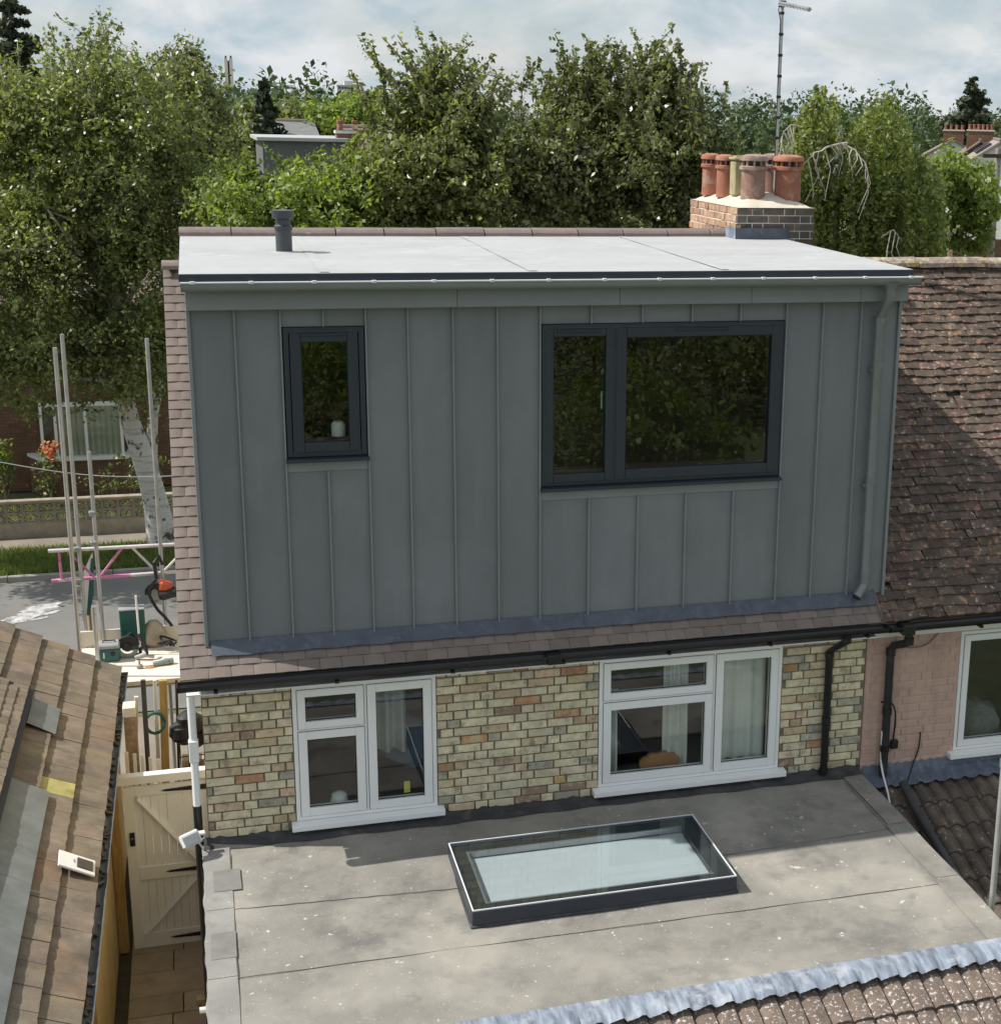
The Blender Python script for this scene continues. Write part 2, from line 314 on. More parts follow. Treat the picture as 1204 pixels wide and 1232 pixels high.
seam_dk = M('felt_lap', (0.19, 0.178, 0.16), 0.9, 0.3, 9, bump=0.2, bs=80)
felt_patch = M('felt_patch', (0.205, 0.197, 0.185), 0.93, 0.15, 8, bump=0.3, bs=160, fine=0.12)
winglass = glass('window_glass', f0=0.055)
skyglass = glass('skylight_glass', (0.925, 0.95, 0.955), 0.06)
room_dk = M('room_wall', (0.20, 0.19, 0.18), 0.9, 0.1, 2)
room_lt = M('pale_room_wall', (0.55, 0.52, 0.48), 0.9, 0.05, 2)
blind = M('pale_blind', (0.50, 0.535, 0.55), 0.8, 0.04, 2)
curtain_m = M('white_curtain', (0.72, 0.71, 0.66), 0.9, 0.05, 5)
cloth_gr = M('grey_cloth', (0.42, 0.43, 0.44), 0.9, 0.1, 6)
terracotta = M('terracotta_pot', (0.33, 0.135, 0.085), 0.85, 0.2, 9, bump=0.2, bs=90, rand=0.14, spots=[((0.50, 0.40, 0.33), 7, 0.56, 0.72, 0.6), ((0.10, 0.06, 0.05), 9, 0.6, 0.75, 0.6)])
terra_dk = M('sooty_pot', (0.235, 0.135, 0.105), 0.88, 0.25, 8, bump=0.2, bs=90, spots=[((0.48, 0.41, 0.36), 5, 0.5, 0.68, 0.7), ((0.09, 0.06, 0.05), 8, 0.58, 0.72, 0.6)])
pot_green = M('buff_mossy_pot', (0.36, 0.33, 0.19), 0.88, 0.25, 9, bump=0.2, bs=90, spots=[((0.20, 0.22, 0.09), 8, 0.5, 0.65, 0.6)])
flaunch = M('mortar_flaunching', (0.58, 0.52, 0.43), 0.92, 0.12, 5, bump=0.3, bs=50, spots=[((0.40, 0.34, 0.27), 5, 0.58, 0.72, 0.5)])
ck_red = M('chimney_brick', (0.40, 0.25, 0.165), 0.92, 0.25, 14, bump=0.4, bs=100, rand=0.25, huer=0.012, fine=0.15, spots=[((0.52, 0.44, 0.34), 10, 0.52, 0.66, 0.6)])
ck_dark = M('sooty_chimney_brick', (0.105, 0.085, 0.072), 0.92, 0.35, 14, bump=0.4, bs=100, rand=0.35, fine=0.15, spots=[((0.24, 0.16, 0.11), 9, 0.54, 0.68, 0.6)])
pale_mortar = M('lime_mortar', (0.64, 0.60, 0.54), 0.95, 0.15, 12, bump=0.3, bs=100)
alu = M('galvanised_tube', (0.46, 0.46, 0.47), 0.42, 0.15, 7, metal=0.55, spots=[((0.25, 0.23, 0.21), 9, 0.6, 0.75, 0.5)])
pinkpole = M('pink_painted_tube', (0.58, 0.20, 0.38), 0.5, 0.15, 9, spots=[((0.7, 0.62, 0.66), 6, 0.55, 0.62, 0.8)])
whitepole = M('worn_white_tube', (0.66, 0.62, 0.62), 0.5, 0.12, 9, spots=[((0.60, 0.30, 0.45), 7, 0.6, 0.68, 0.5)])
board_w = M('new_scaffold_board', (0.76, 0.69, 0.58), 0.85, 0.10, 3, stretch=(1, 12, 1), bump=0.1, bs=60, rand=0.06)
timber = M('ochre_timber', (0.40, 0.265, 0.10), 0.85, 0.25, 6, stretch=(6, 6, 0.7), bump=0.2, bs=30, spots=[((0.50, 0.38, 0.19), 3, 0.5, 0.7, 0.6)])
render_och = M('ochre_render', (0.50, 0.385, 0.20), 0.92, 0.14, 3, bump=0.25, bs=70, streak=((6, 6, 0.7), 0.45, (0.27, 0.18, 0.08)))
timber_dk = M('dark_timber', (0.07, 0.05, 0.035), 0.9, 0.3, 6, stretch=(6, 6, 0.7))
gate_paint = M('cream_gate_paint', (0.79, 0.80, 0.81), 0.5, 0.05, 3)
slab_m = M('paving_slab', (0.38, 0.32, 0.25), 0.95, 0.15, 5, bump=0.3, bs=90, rand=0.12, fine=0.1, spots=[((0.18, 0.15, 0.11), 3, 0.55, 0.7, 0.5)])
soil = M('soil', (0.06, 0.05, 0.035), 0.98, 0.3, 8, bump=0.5, bs=30)
asphalt = M('asphalt', (0.17, 0.165, 0.155), 0.95, 0.15, 1.2, bump=0.2, bs=90, fine=0.15, spots=[((0.23, 0.222, 0.205), 0.35, 0.45, 0.7, 0.6)])
pavemat = M('footpath', (0.24, 0.205, 0.165), 0.95, 0.15, 2, bump=0.2, bs=90, fine=0.12)
grassm = M('grass_ground', (0.105, 0.122, 0.058), 0.95, 0.3, 3, bump=0.4, bs=25, spots=[((0.15, 0.14, 0.09), 0.7, 0.48, 0.7, 0.6)])
gblade = leafmat('grass_blade', (0.10, 0.15, 0.035), (0.22, 0.26, 0.08), 0.4, 0.6)
concrete_m = M('concrete_screen_block', (0.33, 0.285, 0.22), 0.95, 0.2, 5, bump=0.3, bs=80, rand=0.1, spots=[((0.17, 0.15, 0.11), 3, 0.55, 0.72, 0.6)])
kerb_m = M('kerb_stone', (0.30, 0.285, 0.26), 0.95, 0.15, 3, bump=0.2, bs=80)
spill_m = M('pale_plaster_spill', (0.50, 0.50, 0.50), 0.9, 0.25, 5, spots=[((0.2, .195, .185), 7, .48, .6, .8)])
bk_far = M('red_brown_brick', (0.235, 0.135, 0.085), 0.92, 0.25, 9, bump=0.3, bs=90, rand=0.25, huer=0.01, fine=0.12)
mort_far = M('brown_mortar', (0.12, 0.085, 0.06), 0.95, 0.2, 9)
bark_b = M('birch_bark', (0.60, 0.575, 0.53), 0.85, 0.12, 5, stretch=(3, 3, 8), bump=0.4, bs=20, spots=[((0.05, 0.045, 0.04), 3.2, 0.585, 0.635, 0.95)], streak=((2, 2, 22), 0.6, (0.18, 0.165, 0.15)))
bark_d = M('grey_brown_bark', (0.13, 0.105, 0.08), 0.92, 0.3, 8, stretch=(3, 3, 0.6), bump=0.6, bs=25)
bark_l = M('grey_branch_bark', (0.24, 0.21, 0.17), 0.92, 0.3, 8, bump=0.4, bs=25)
bark_w = M('pale_bare_branch', (0.52, 0.48, 0.42), 0.9, 0.2, 8)
gap_shade_m = M('gap_shade_grey', (0.10, 0.10, 0.105), 0.7, 0.1, 8)  # dark grey that paints the shadow gaps around the window sashes
steel = M('brushed_steel', (0.42, 0.43, 0.45), 0.35, 0.1, 6, metal=0.7)
iron_blk = M('black_iron', (0.012, 0.012, 0.012), 0.5, 0.2, 8)
teal = M('teal_plastic', (0.02, 0.105, 0.115), 0.45, 0.15, 5)
green_pl = M('dark_green_plastic', (0.012, 0.085, 0.072), 0.5, 0.15, 5)
rubber = M('black_rubber', (0.014, 0.014, 0.015), 0.6, 0.3, 7)
orange_pl = M('orange_plastic', (0.55, 0.09, 0.03), 0.45, 0.15, 5)
grey_pl = M('grey_plastic', (0.30, 0.31, 0.31), 0.5, 0.15, 5)
sack = M('beige_sack', (0.42, 0.36, 0.27), 0.95, 0.2, 6, bump=0.4, bs=20)
whitep = M('white_paint', (0.78, 0.78, 0.77), 0.6, 0.05, 4)
yellow_m = M('yellow_paper', (0.62, 0.56, 0.07), 0.8, 0.1, 5)
blue_m = M('blue_case', (0.06, 0.13, 0.24), 0.5, 0.1, 5)
orangecl = M('orange_brown_felt', (0.42, 0.20, 0.08), 0.9, 0.1, 8)
rend_w = M('white_render', (0.70, 0.70, 0.69), 0.9, 0.05, 2)
rend_g = M('grey_hung_tile', (0.12, 0.125, 0.13), 0.9, 0.15, 3)
roof_far = M('far_brown_roof', (0.19, 0.145, 0.125), 0.93, 0.2, 2, bump=0.3, bs=12, streak=((.6, .6, 9), 0.4, (0.11, 0.085, 0.075)), spots=[((.26,.2,.17), 1.2, .5, .7, .5)])
roof_far2 = M('far_pale_roof', (0.30, 0.25, 0.225), 0.93, 0.2, 2, streak=((.6, .6, 9), 0.3, (0.2, 0.16, 0.14)))
winfar = M('far_window_dark', (0.035, 0.04, 0.045), 0.12, 0.3, 1)
tower_m = M('pale_tower_brick', (0.74, 0.67, 0.61), 0.9, 0.1, 0.15)
tower_dk = M('tower_recess', (0.20, 0.175, 0.16), 0.9, 0.1, 0.15)
flats_m = M('pale_concrete_flats', (0.52, 0.51, 0.49), 0.9, 0.06, 0.1)
lf_birch = leafmat('birch_leaf', (0.065, 0.085, 0.026), (0.30, 0.33, 0.135), 0.40, 0.38)
lf_mid = leafmat('broad_leaf', (0.062, 0.080, 0.026), (0.30, 0.325, 0.14), 0.40, 0.38)
lf_bright = leafmat('bright_leaf', (0.095, 0.140, 0.026), (0.27, 0.325, 0.085), 0.45, 0.5)
lf_dark = leafmat('dark_leaf', (0.050, 0.064, 0.022), (0.26, 0.28, 0.13), 0.36, 0.37)
lf_weep = leafmat('weeping_leaf', (0.070, 0.096, 0.024), (0.30, 0.34, 0.12), 0.42, 0.5)
lf_con = leafmat('conifer_needle', (0.022, 0.036, 0.018), (0.075, 0.095, 0.045), 0.15, 0.6)
lf_far = leafmat('far_leaf', (0.038, 0.066, 0.026), (0.080, 0.115, 0.042), 0.2, 0.7)
petal = leafmat('rose_petal', (0.62, 0.16, 0.10), (0.75, 0.40, 0.22), 0.3, 0.5)

# ------------------------------------------------------------------ the setting
GZ = 0.3
def sheet(name, x0, x1, y0, y1, z, mat, kind='structure'):
    o = MB().add([(x0,y0,z),(x1,y0,z),(x1,y1,z),(x0,y1,z)], [(0,1,2,3)]).build(name, mat); o['kind'] = kind; return o
sheet('ground', -2500, 2500, -600, 4500, GZ-0.03, grassm)
road = sheet('road', -60, 80, 10.4, 17.45, GZ-0.012, asphalt)
drive = sheet('front_path', -8, 16, 6.3, 10.2, GZ-0.016, pavemat)
pav = sheet('pavement', -60, 80, 19.35, 20.5, GZ-0.006, pavemat)
kb = MB()
for k in range(-30, 40):
    x = k*0.915 + 0.2
    b = MB().box(x, x+0.905, 17.45, 17.575, GZ-0.1, GZ+0.09)
    kb.add(b.v, b.f)
ko = kb.build('kerb', kerb_m, None, bevel=0.01); ko['kind'] = 'structure'
# pale plaster wash dried on the road
sp = MB()
for (u, v, lu, lv) in ((30, 741, 30, 3.2), (45, 734, 26, 3.0), (52, 729, 22, 2.2), (22, 747, 22, 2.4), (60, 737, 14, 1.6), (38, 738, 34, 1.6), (48, 744, 12, 1.0), (66, 727, 10, 1.0)):
    n = 26; ring_ = []
    for i in range(n):
        a = 2*math.pi*i/n; rr = 1+0.18*math.sin(3*a+u)+0.12*math.sin(7*a+v)+random.uniform(-.1, .1)
        q = at_z(u+lu*rr*math.cos(a), v+lv*rr*math.sin(a)-0.2*lu*rr*math.cos(a), GZ-0.007+0.0005*len(sp.f)); ring_.append(tuple(q))
    sp.add(ring_, [tuple(range(n))])
spo = sp.build('dried_spill', spill_m); tag(spo, 'white dried wash spilt on the grey road', 'spill')

# grass verge: blades as one mass
def blades(name, x0, x1, y0, y1, n, h, mat, z):
    p = np.stack([rng.uniform(x0, x1, n), rng.uniform(y0, y1, n), np.full(n, z)], 1)
    a = rng.uniform(0, 2*np.pi, n); hh = h*rng.uniform(.5, 1.3, n); w = 0.012
    d = np.stack([np.cos(a), np.sin(a), np.zeros(n)], 1); lean = np.stack([np.cos(a*3), np.sin(a*3), np.zeros(n)], 1)*hh[:, None]*0.5
    v = np.empty((n, 3, 3)); v[:, 0] = p-d*w; v[:, 1] = p+d*w; v[:, 2] = p+lean+np.array([0, 0, 1])*hh[:, None]
    return rawmesh(name, v.reshape(-1, 3), np.arange(3*n).reshape(n, 3), mat)
def rawmesh(name, v, f, mat):
    me = bpy.data.meshes.new(name); nv, nf, k = len(v), len(f), f.shape[1]
    me.vertices.add(nv); me.vertices.foreach_set('co', np.ascontiguousarray(v, np.float32).ravel())
    me.loops.add(nf*k); me.loops.foreach_set('vertex_index', np.ascontiguousarray(f, np.int32).ravel())
    me.polygons.add(nf); me.polygons.foreach_set('loop_start', np.arange(0, nf*k, k, dtype=np.int32))
    try: me.polygons.foreach_set('loop_total', np.full(nf, k, np.int32))
    except Exception: pass
    me.update(calc_edges=True); me.validate()
    me.materials.append(mat)
    return bpy.data.objects.new(name, me)
ver = sheet('verge', -60, 80, 17.575, 19.35, GZ+0.05, grassm)
g = blades('verge_grass', -6, 1.5, 17.58, 19.35, 26000, 0.13, gblade, GZ+0.05); COL.objects.link(g); tag(g, 'bright green grass verge along the kerb', 'grass', kind='stuff')

# ------------------------------------------------------------------ our house
XR, ZT, ZB, ZW0 = 5.657, 4.482, 3.317, 3.2
YE, ZE, YR, ZR = -0.20, 4.683, 2.983, 7.535
TH = math.atan2(ZR-0.05-ZE, YR-YE)
W1 = (0.681, 1.824); W2 = (3.195, 4.853)
house = thing('brick_house', 'yellow stock brick house with white windows below the grey clad dormer', 'house', (2.8, 3.0, GZ))
# body (side and front walls, hidden floors)
b = MB().extr([(0.0, 0.125, GZ), (0.0, 5.95, GZ), (0.0, 5.95, ZE-0.08), (0.0, YR, ZR-0.25), (0.0, 0.125, ZE+0.05)], (0.11, 0, 0))
b.build('gable_wall', bk_buff, house)
b = MB().box(0.11, 5.6, 5.84, 5.95, GZ, ZE-0.1); b.build('front_wall', bk_buff, house)
wall = MB()
YM = 0.012
for (a, c, z0, z1) in ((0, W1[0], GZ, ZT+0.2), (W1[1], W2[0], GZ, ZT+0.2), (W2[1], XR-0.003, GZ, ZT+0.2), (W1[0], W1[1], GZ, ZB-0.03), (W2[0], W2[1], GZ, ZB-0.03)):
    wall.box(a, c, YM, 0.12, z0, z1)
wall = wall.build('wall', mortar, house)

def brick_mesh(L, mat, dep=0.03, h=0.0635, seed=0):
    rr = random.Random(seed); L = L-0.0015
    m = MB(); e = 0.004
    j = lambda s: rr.uniform(-s, s)
    fr = [(-L/2+e+j(.003), -j(.0015), -h/2+e+j(.0025)), (L/2-e+j(.003), -j(.0015), -h/2+e+j(.0025)), (L/2-e+j(.003), -j(.0015), h/2-e+j(.0025)), (-L/2+e+j(.003), -j(.0015), h/2-e+j(.0025))]
    bk = [(-L/2, e, -h/2), (L/2, e, -h/2), (L/2, e, h/2), (-L/2, e, h/2)]
    b2 = [(-L/2, dep, -h/2), (L/2, dep, -h/2), (L/2, dep, h/2), (-L/2, dep, h/2)]
    m.add(fr+bk+b2, [(0,1,2,3)] + [(i, (i+4), ((i+1) % 4)+4, (i+1) % 4) for i in range(4)] + [(i+4, i+8, ((i+1) % 4)+8, ((i+1) % 4)+4) for i in range(4)])
    return m.mesh('brick', mat)
_bm = {}
def bmesh_get(L, mat, seed):
    k = (round(L, 3), mat.name, seed)
    if k not in _bm: _bm[k] = brick_mesh(k[0], mat, seed=seed)
    return _bm[k]
def brick_rows(x0, x1, z0, z1, openings, picker, course=0.075, phase0=0.0, joint=0.010):
    items = []; row = 0; z = z0
    while z + 0.065 <= z1 + 0.02:
        zc = z + 0.0325
        segs = [(x0, x1)]
        for (a, c, za, zb) in openings:
            if zc > za and zc < zb:
                segs = [s for q in segs for s in (((q[0], min(q[1], a)), (max(q[0], c), q[1])) if (q[0] < c and q[1] > a) else (q,)) if s[1]-s[0] > 0.03]
        # monk bond: stretcher, stretcher, header
        x = x0 - 0.5625 + (0.281 if row % 2 else 0.0) + phase0 + random.choice((0, 0, 0.1125 if row % 3 == 0 else 0))
        seq = []; k = row % 3
        while x < x1:
            L = 0.215 if (k % 3) != 2 else 0.1025
            seq.append((x, x+L)); x += L+joint; k += 1
        for (sa, sb) in segs:
            for (a, c) in seq:
                a2, c2 = max(a, sa+0.004), min(c, sb-0.004)
                if c2-a2 < 0.028: continue
                L = c2-a2
                q = round(L/0.0125)*0.0125 if L < 0.21 else 0.215
                if q > L+0.003: q = L
                xc = (a2+c2)/2
                mat = picker(xc, zc)
                me = bmesh_get(q, mat, random.randrange(4))
                items.append((me, Matrix.Translation((xc, random.uniform(-.003, .002), zc + random.uniform(-.0015, .0015))) @ Matrix.Rotation(random.uniform(-.006, .006), 4, 'Y')))
        z += course; row += 1
    return items
def pick_stock(x, z):
    low = z < 3.36
    r = random.random() + (0.12 if low else 0) + (0.05 if abs(x-2.7) < 0.35 and 3.9 < z < 4.25 else 0)
    return bk_cream if r < 0.72 else bk_buff if r < 0.87 else bk_grey if r < 0.965 else bk_orange if r < 0.99 else bk_brown
ops = [(W1[0], W1[1], ZB-0.02, 9), (W2[0], W2[1], ZB-0.02, 9), (W1[0]-0.06, W1[1]+0.06, ZB-0.10, ZB-0.02), (W2[0]-0.06, W2[1]+0.06, ZB-0.10, ZB-0.02)]
items = brick_rows(0.0, XR-0.008, ZW0+0.045, ZT+0.02, ops, pick_stock)
pieces('brick', items, wall, 298)

# white fascia and black eaves gutter
MB().box(-0.06, XR-0.01, -0.045, 0.009, ZT, ZT+0.075).build('fascia_board', white_upvc, house, bevel=0.004)
MB().box(-0.10, XR-0.01, -0.20, -0.047, ZT+0.06, ZT+0.072).build('soffit', white_upvc, house)
def half_gutter(mb, p0, p1, r, n=9, thick=0.004, depth=1.0):
    p0, p1 = Vector(p0), Vector(p1); d = (p1-p0).normalized(); s = d.cross(Vector((0, 0, 1))).normalized()
    prof = []
    for i in range(n+1):
        a = math.pi + math.pi*i/n; prof.append((r*math.cos(a), depth*r*math.sin(a)))
    prof += [((r-thick)*math.cos(math.pi+math.pi*i/n), depth*(r-thick)*math.sin(math.pi+math.pi*i/n)) for i in range(n, -1, -1)]
    mb.extr([p0 + s*a + Vector((0, 0, b)) for a, b in prof], p1-p0)
    # stop ends
    for p in (p0, p1-d*0.006):
        mb.extr([p + s*a + Vector((0, 0, b)) for a, b in prof[:n+1]], d*0.006)
    return mb
gz = ZE-0.018
gut = half_gutter(MB(), (-0.165, -0.255, gz), (XR+0.06, -0.255, gz), 0.062).build('gutter', black_pl, house)
for k in range(7):
    x = 0.10 + k*0.9
    MB().box(x, x+0.03, -0.31, -0.046, gz-0.075, gz-0.055).build('gutter_bracket', black_pl, gut)
MB().box(2.68, 2.80, -0.322, -0.19, gz-0.072, gz+0.006).build('gutter_union', black_pl, gut, bevel=0.005)
# black rainwater pipe down to the flat roof
def swan(top, bot, off, r, mb):
    t, bt = Vector(top), Vector(bot)
    return mb.tube([t, t+Vector((0, 0, -0.06)), Vector((bt.x, bt.y, t.z-0.06-off)), bt], r, 12)
px = at_y(1001, 800, -0.05).x
dp = swan((px+0.035, -0.25, gz-0.05), (px-0.03, -0.05, ZW0+0.03), 0.16, 0.034, MB()).build('downpipe', black_pl, house, smooth=True)
for z in (gz-0.10, gz-0.30, 3.75, ZW0+0.06):
    x = px-0.03 if z < gz-0.15 else px+0.035
    MB().tube([(x, -0.05 if z < gz-0.15 else -0.25, z-0.025), (x, -0.05 if z < gz-0.15 else -0.25, z+0.025)], 0.041, 12).build('pipe_collar', black_pl, dp, smooth=True)
# white soil pipe at the side corner
wp = MB().tube([(-0.075, 0.02, ZT+0.05), (-0.075, 0.02, 3.52)], 0.03, 12).build('corner_pipe', white_upvc, house, smooth=True)
MB().box(-0.112, -0.038, -0.02, 0.05, 3.92, 4.10).build('pipe_joint', white_upvc, wp, bevel=0.006)
MB().tube([(-0.075, 0.02, 3.54), (-0.075, 0.02, GZ)], 0.034, 12).build('lower_pipe', black_pl, house, smooth=True)

# windows --------------------------------------------------------------
def window(parent, x0, x1, z0, z1, y, sashes, fm, sm, gm, ft=0.045, st=0.05, dep=0.075, sash_proud=0.012, sill=None, sillmat=None):
    fr = MB()
    fr.box(x0, x0+ft, y, y+dep, z0, z1); fr.box(x1-ft, x1, y, y+dep, z0, z1)
    fr.box(x0+ft, x1-ft, y, y+dep, z0, z0+ft); fr.box(x0+ft, x1-ft, y, y+dep, z1-ft, z1)
    for bar in sashes.get('bars', []):
        fr.box(bar[0], bar[1], y+0.002, y+dep-0.002, bar[2], bar[3])
    w = fr.build('window', fm, parent, bevel=0.0015)
    for (a, c, za, zb, t, mat) in sashes['sash']:
        t = t or st; f = MB(); ys = y-sash_proud
        f.box(a, a+t, ys, y+dep-0.01, za, zb); f.box(c-t, c, ys, y+dep-0.01, za, zb)
        f.box(a+t, c-t, ys, y+dep-0.01, za, za+t); f.box(a+t, c-t, ys, y+dep-0.01, zb-t, zb)
        f.build('sash', sm, w, bevel=0.004)
        sl_r = MB(); g_ = 0.0045; ya, yb = y-0.0012, y+0.004
        sl_r.box(a-g_, a, ya, yb, za-g_, zb+g_); sl_r.box(c, c+g_, ya, yb, za-g_, zb+g_); sl_r.box(a, c, ya, yb, za-g_, za); sl_r.box(a, c, ya, yb, zb, zb+g_)
        sl_r.build('seal', gap_shade_m, w)  # thin raised ring, its dark colour stands in for the sash's shadow gap
        gk = MB(); q = 0.006; yy = y+0.014
        gk.box(a+t, a+t+q, yy, yy+0.008, za+t, zb-t); gk.box(c-t-q, c-t, yy, yy+0.008, za+t, zb-t); gk.box(a+t+q, c-t-q, yy, yy+0.008, za+t, za+t+q); gk.box(a+t+q, c-t-q, yy, yy+0.008, zb-t-q, zb-t)
        gk.build('gasket', black_pl, w)
        MB().box(a+t*0.6, c-t*0.6, y+0.022, y+0.026, za+t*0.6, zb-t*0.6).build('pane', gm, w)
    if sill:
        sx0, sx1, sz0, sz1, sy = sill
        so = MB().extr([(sx0, y+0.05, sz1), (sx0, sy, sz1-0.012), (sx0, sy, sz0), (sx0, y+0.05, sz0)], (sx1-sx0, 0, 0)).build('sill', sillmat or fm, w, bevel=0.003)
    return w
mx1 = at_y(440.5, 880, 0).x; tz = at_y(400, 876, 0).z
w1 = window(house, W1[0]+0.003, W1[1]-0.003, ZB, ZT-0.002, 0.0, dict(bars=[(mx1-0.022, mx1+0.022, ZB+0.045, ZT-0.047), (W1[0]+0.048, mx1-0.022, tz-0.02, tz+0.02)],
    sash=[(W1[0]+0.04, mx1-0.014, tz+0.012, ZT-0.04, 0.062, None), (W1[0]+0.04, mx1-0.014, ZB+0.036, tz-0.012, 0.068, None), (mx1+0.014, W1[1]-0.04, ZB+0.036, ZT-0.04, 0.068, None)]),
    white_upvc, white_upvc, winglass, sill=(W1[0]-0.04, W1[1]+0.05, ZB-0.062, ZB-0.001, -0.075))
mx2 = at_y(858, 860, 0).x; tz2 = at_y(790, 839, 0).z
w2 = window(house, W2[0]+0.003, W2[1]-0.003, ZB, ZT-0.002, 0.0, dict(bars=[(mx2-0.022, mx2+0.022, ZB+0.045, ZT-0.047), (W2[0]+0.048, mx2-0.022, tz2-0.02, tz2+0.02)],
    sash=[(W2[0]+0.04, mx2-0.014, tz2+0.012, ZT-0.04, 0.062, None), (W2[0]+0.04, mx2-0.014, ZB+0.036, tz2-0.012, 0.068, None), (mx2+0.014, W2[1]-0.04, ZB+0.036, ZT-0.04, 0.068, None)]),
    white_upvc, white_upvc, winglass, sill=(W2[0]-0.05, W2[1]+0.055, ZB-0.062, ZB-0.001, -0.075))
for w, a, c in ((w1, W1[0]+0.3, W1[0]+0.5), (w1, mx1+0.12, mx1+0.36), (w2, W2[0]+0.38, W2[0]+0.72)):
    MB().box(a, c, -0.018, -0.0125, ZT-0.052, ZT-0.044).build('trickle_vent', white_upvc, w)
# rooms behind the windows
def room(parent, x0, x1, y0, y1, z0, z1, mat, name='room'):
    m = MB(); v = [(x0,y0,z0),(x1,y0,z0),(x1,y1,z0),(x0,y1,z0),(x0,y0,z1),(x1,y0,z1),(x1,y1,z1),(x0,y1,z1)]
    m.add(v, [(0,1,2,3),(7,6,5,4),(2,6,7,3),(1,5,6,2),(3,7,4,0)])
    me = bpy.data.meshes.new(name); me.from_pydata(m.v, [], m.f); me.materials.append(mat); o = bpy.data.objects.new(name, me); return put(o, parent)
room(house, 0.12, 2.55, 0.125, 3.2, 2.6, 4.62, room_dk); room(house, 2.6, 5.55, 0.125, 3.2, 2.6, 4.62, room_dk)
def curtain(parent, x0, x1, y, z0, z1, mat, waves, amp=0.03, gather=0.0, name='curtain'):
    nx, nz_ = 48, 10; v = []; f = []
    for j in range(nz_+1):
        t = j/nz_; z = z0+(z1-z0)*t
        g_ = 1-gather*math.sin(math.pi*t)*0.6
        for i in range(nx+1):
            s = i/nx; x = x0+(x1-x0)*(s*g_ if gather >= 0 else 1-(1-s)*(1+gather*math.sin(math.pi*t)*0.6))
            v.append((x, y+amp*math.sin(s*waves*2*math.pi)*(0.55+0.45*(1-t))+0.01*math.sin(5*s+3*t), z))
    for j in range(nz_):
        for i in range(nx):
            a = j*(nx+1)+i; f.append((a, a+1, a+nx+2, a+nx+1))
    o = MB().add(v, f).build(name, mat, parent, smooth=True); return o
curtain(w2, mx2+0.06, W2[1]-0.09, 0.16, ZB+0.06, ZT-0.05, curtain_m, 4, 0.018)
curtain(w2, mx2-0.40, mx2-0.17, 0.19, ZB+0.03, ZT-0.05, curtain_m, 3, 0.03)
curtain(w2, W2[0]+0.06, W2[0]+0.22, 0.19, ZB+0.04, ZT-0.35, curtain_m, 2, 0.03)
curtain(w1, mx1+0.10, mx1+0.36, 0.30, 3.72, 4.36, cloth_gr, 2, 0.05, name='hung_garment')
o = MB().obox((mx1+0.42, 0.45, 3.72), (0.30, 0.05, 0.42), Euler((0, 0.5, 0)).to_matrix()).build('picture_case', blue_m, w1, bevel=0.01)
MB().box(mx1+0.30, mx1+0.35, 0.06, 0.063, ZB+0.12, ZB+0.22).build('yellow_tag', yellow_m, w1)
cl = MB()
for (a, r_) in ((-0.13, 0.06), (-0.06, 0.085), (0.04, 0.09), (0.12, 0.065)):
    cl.lathe((0, 0, 0), [(0.001, -0.02), (r_, -0.02), (r_, 0.02), (0.001, 0.02)], 14)
    k = len(cl.v)-14*4
    for i in range(k, len(cl.v)): x, y_, z_ = cl.v[i]; cl.v[i] = (3.80+a+x, 0.16+z_+0.03*a+0.002*r_*100, ZB+0.10+y_)
cl.build('cloud_cushion', orangecl, w2)
MB().lathe((mx1-0.22, 0.14, ZB+0.045), [(0.05, 0), (0.075, 0.03), (0.06, 0.09), (0.03, 0.11)], 16).build('small_bowl', curtain_m, w1, smooth=True)

# roof: new brown plain tiles left of and below the dormer ----------------
def plain_tile(mat, w=0.163, L=0.155, t=0.013, camber=0.004, seed=0, rough=0.0):
    rr = random.Random(seed); m = MB(); nx = 4; j = lambda: rr.uniform(-rough, rough)
    top, bot = [], []
    for i in range(nx+1):
        s = i/nx; x = -w/2+w*s; c = camber*(1-(2*s-1)**2)
        e = j()
        top.append((x, -0.0+e, t+c+j()*.5)); bot.append((x, -0.0+e, c))
    up = [(p[0], L, p[2]-t*0.25) for p in top]
    v = top+bot+up; k = nx+1; f = []
    for i in range(nx): f.append((i, i+1, 2*k+i+1, 2*k+i)); f.append((k+i+1, k+i, i, i+1)[::-1])
    f.append((0, 2*k, k)); f.append((nx, k+nx, 2*k+nx))
    return m.add(v, f).mesh('tile', mat)
slope_v = Vector((0, math.cos(TH), math.sin(TH))); slope_n = Vector((0, -math.sin(TH), math.cos(TH)))
def slope_mat(x, s, tilt=0.055, rz=0.0, lift=0.0, eave=(YE, ZE)):
    o = Vector((x, eave[0], eave[1])) + slope_v*s + slope_n*lift
    return Matrix.Translation(o) @ Matrix.Rotation(TH-tilt, 4, 'X') @ Matrix.Rotation(rz, 4, 'Z')
SL = math.hypot(YR-YE, ZR-0.05-ZE)
DXL, DXR, YD, ZDT, ZDB = 0.068, 5.770, 0.014, 7.466, 4.878
deck = MB()
def slab_on_slope(mb, x0, x1, s0, s1, lo, hi):
    P = lambda x, s, n_: Vector((x, YE, ZE)) + slope_v*s + slope_n*n_
    mb.add([P(x0,s0,lo),P(x1,s0,lo),P(x1,s1,lo),P(x0,s1,lo),P(x0,s0,hi),P(x1,s0,hi),P(x1,s1,hi),P(x0,s1,hi)], [(0,3,2,1),(4,5,6,7),(0,1,5,4),(1,2,6,5),(2,3,7,6),(3,0,4,7)])
slab_on_slope(deck, -0.10, DXR+0.0, 0.03, SL, -0.06, -0.006)
roofo = deck.build('roof', timber_dk, house)
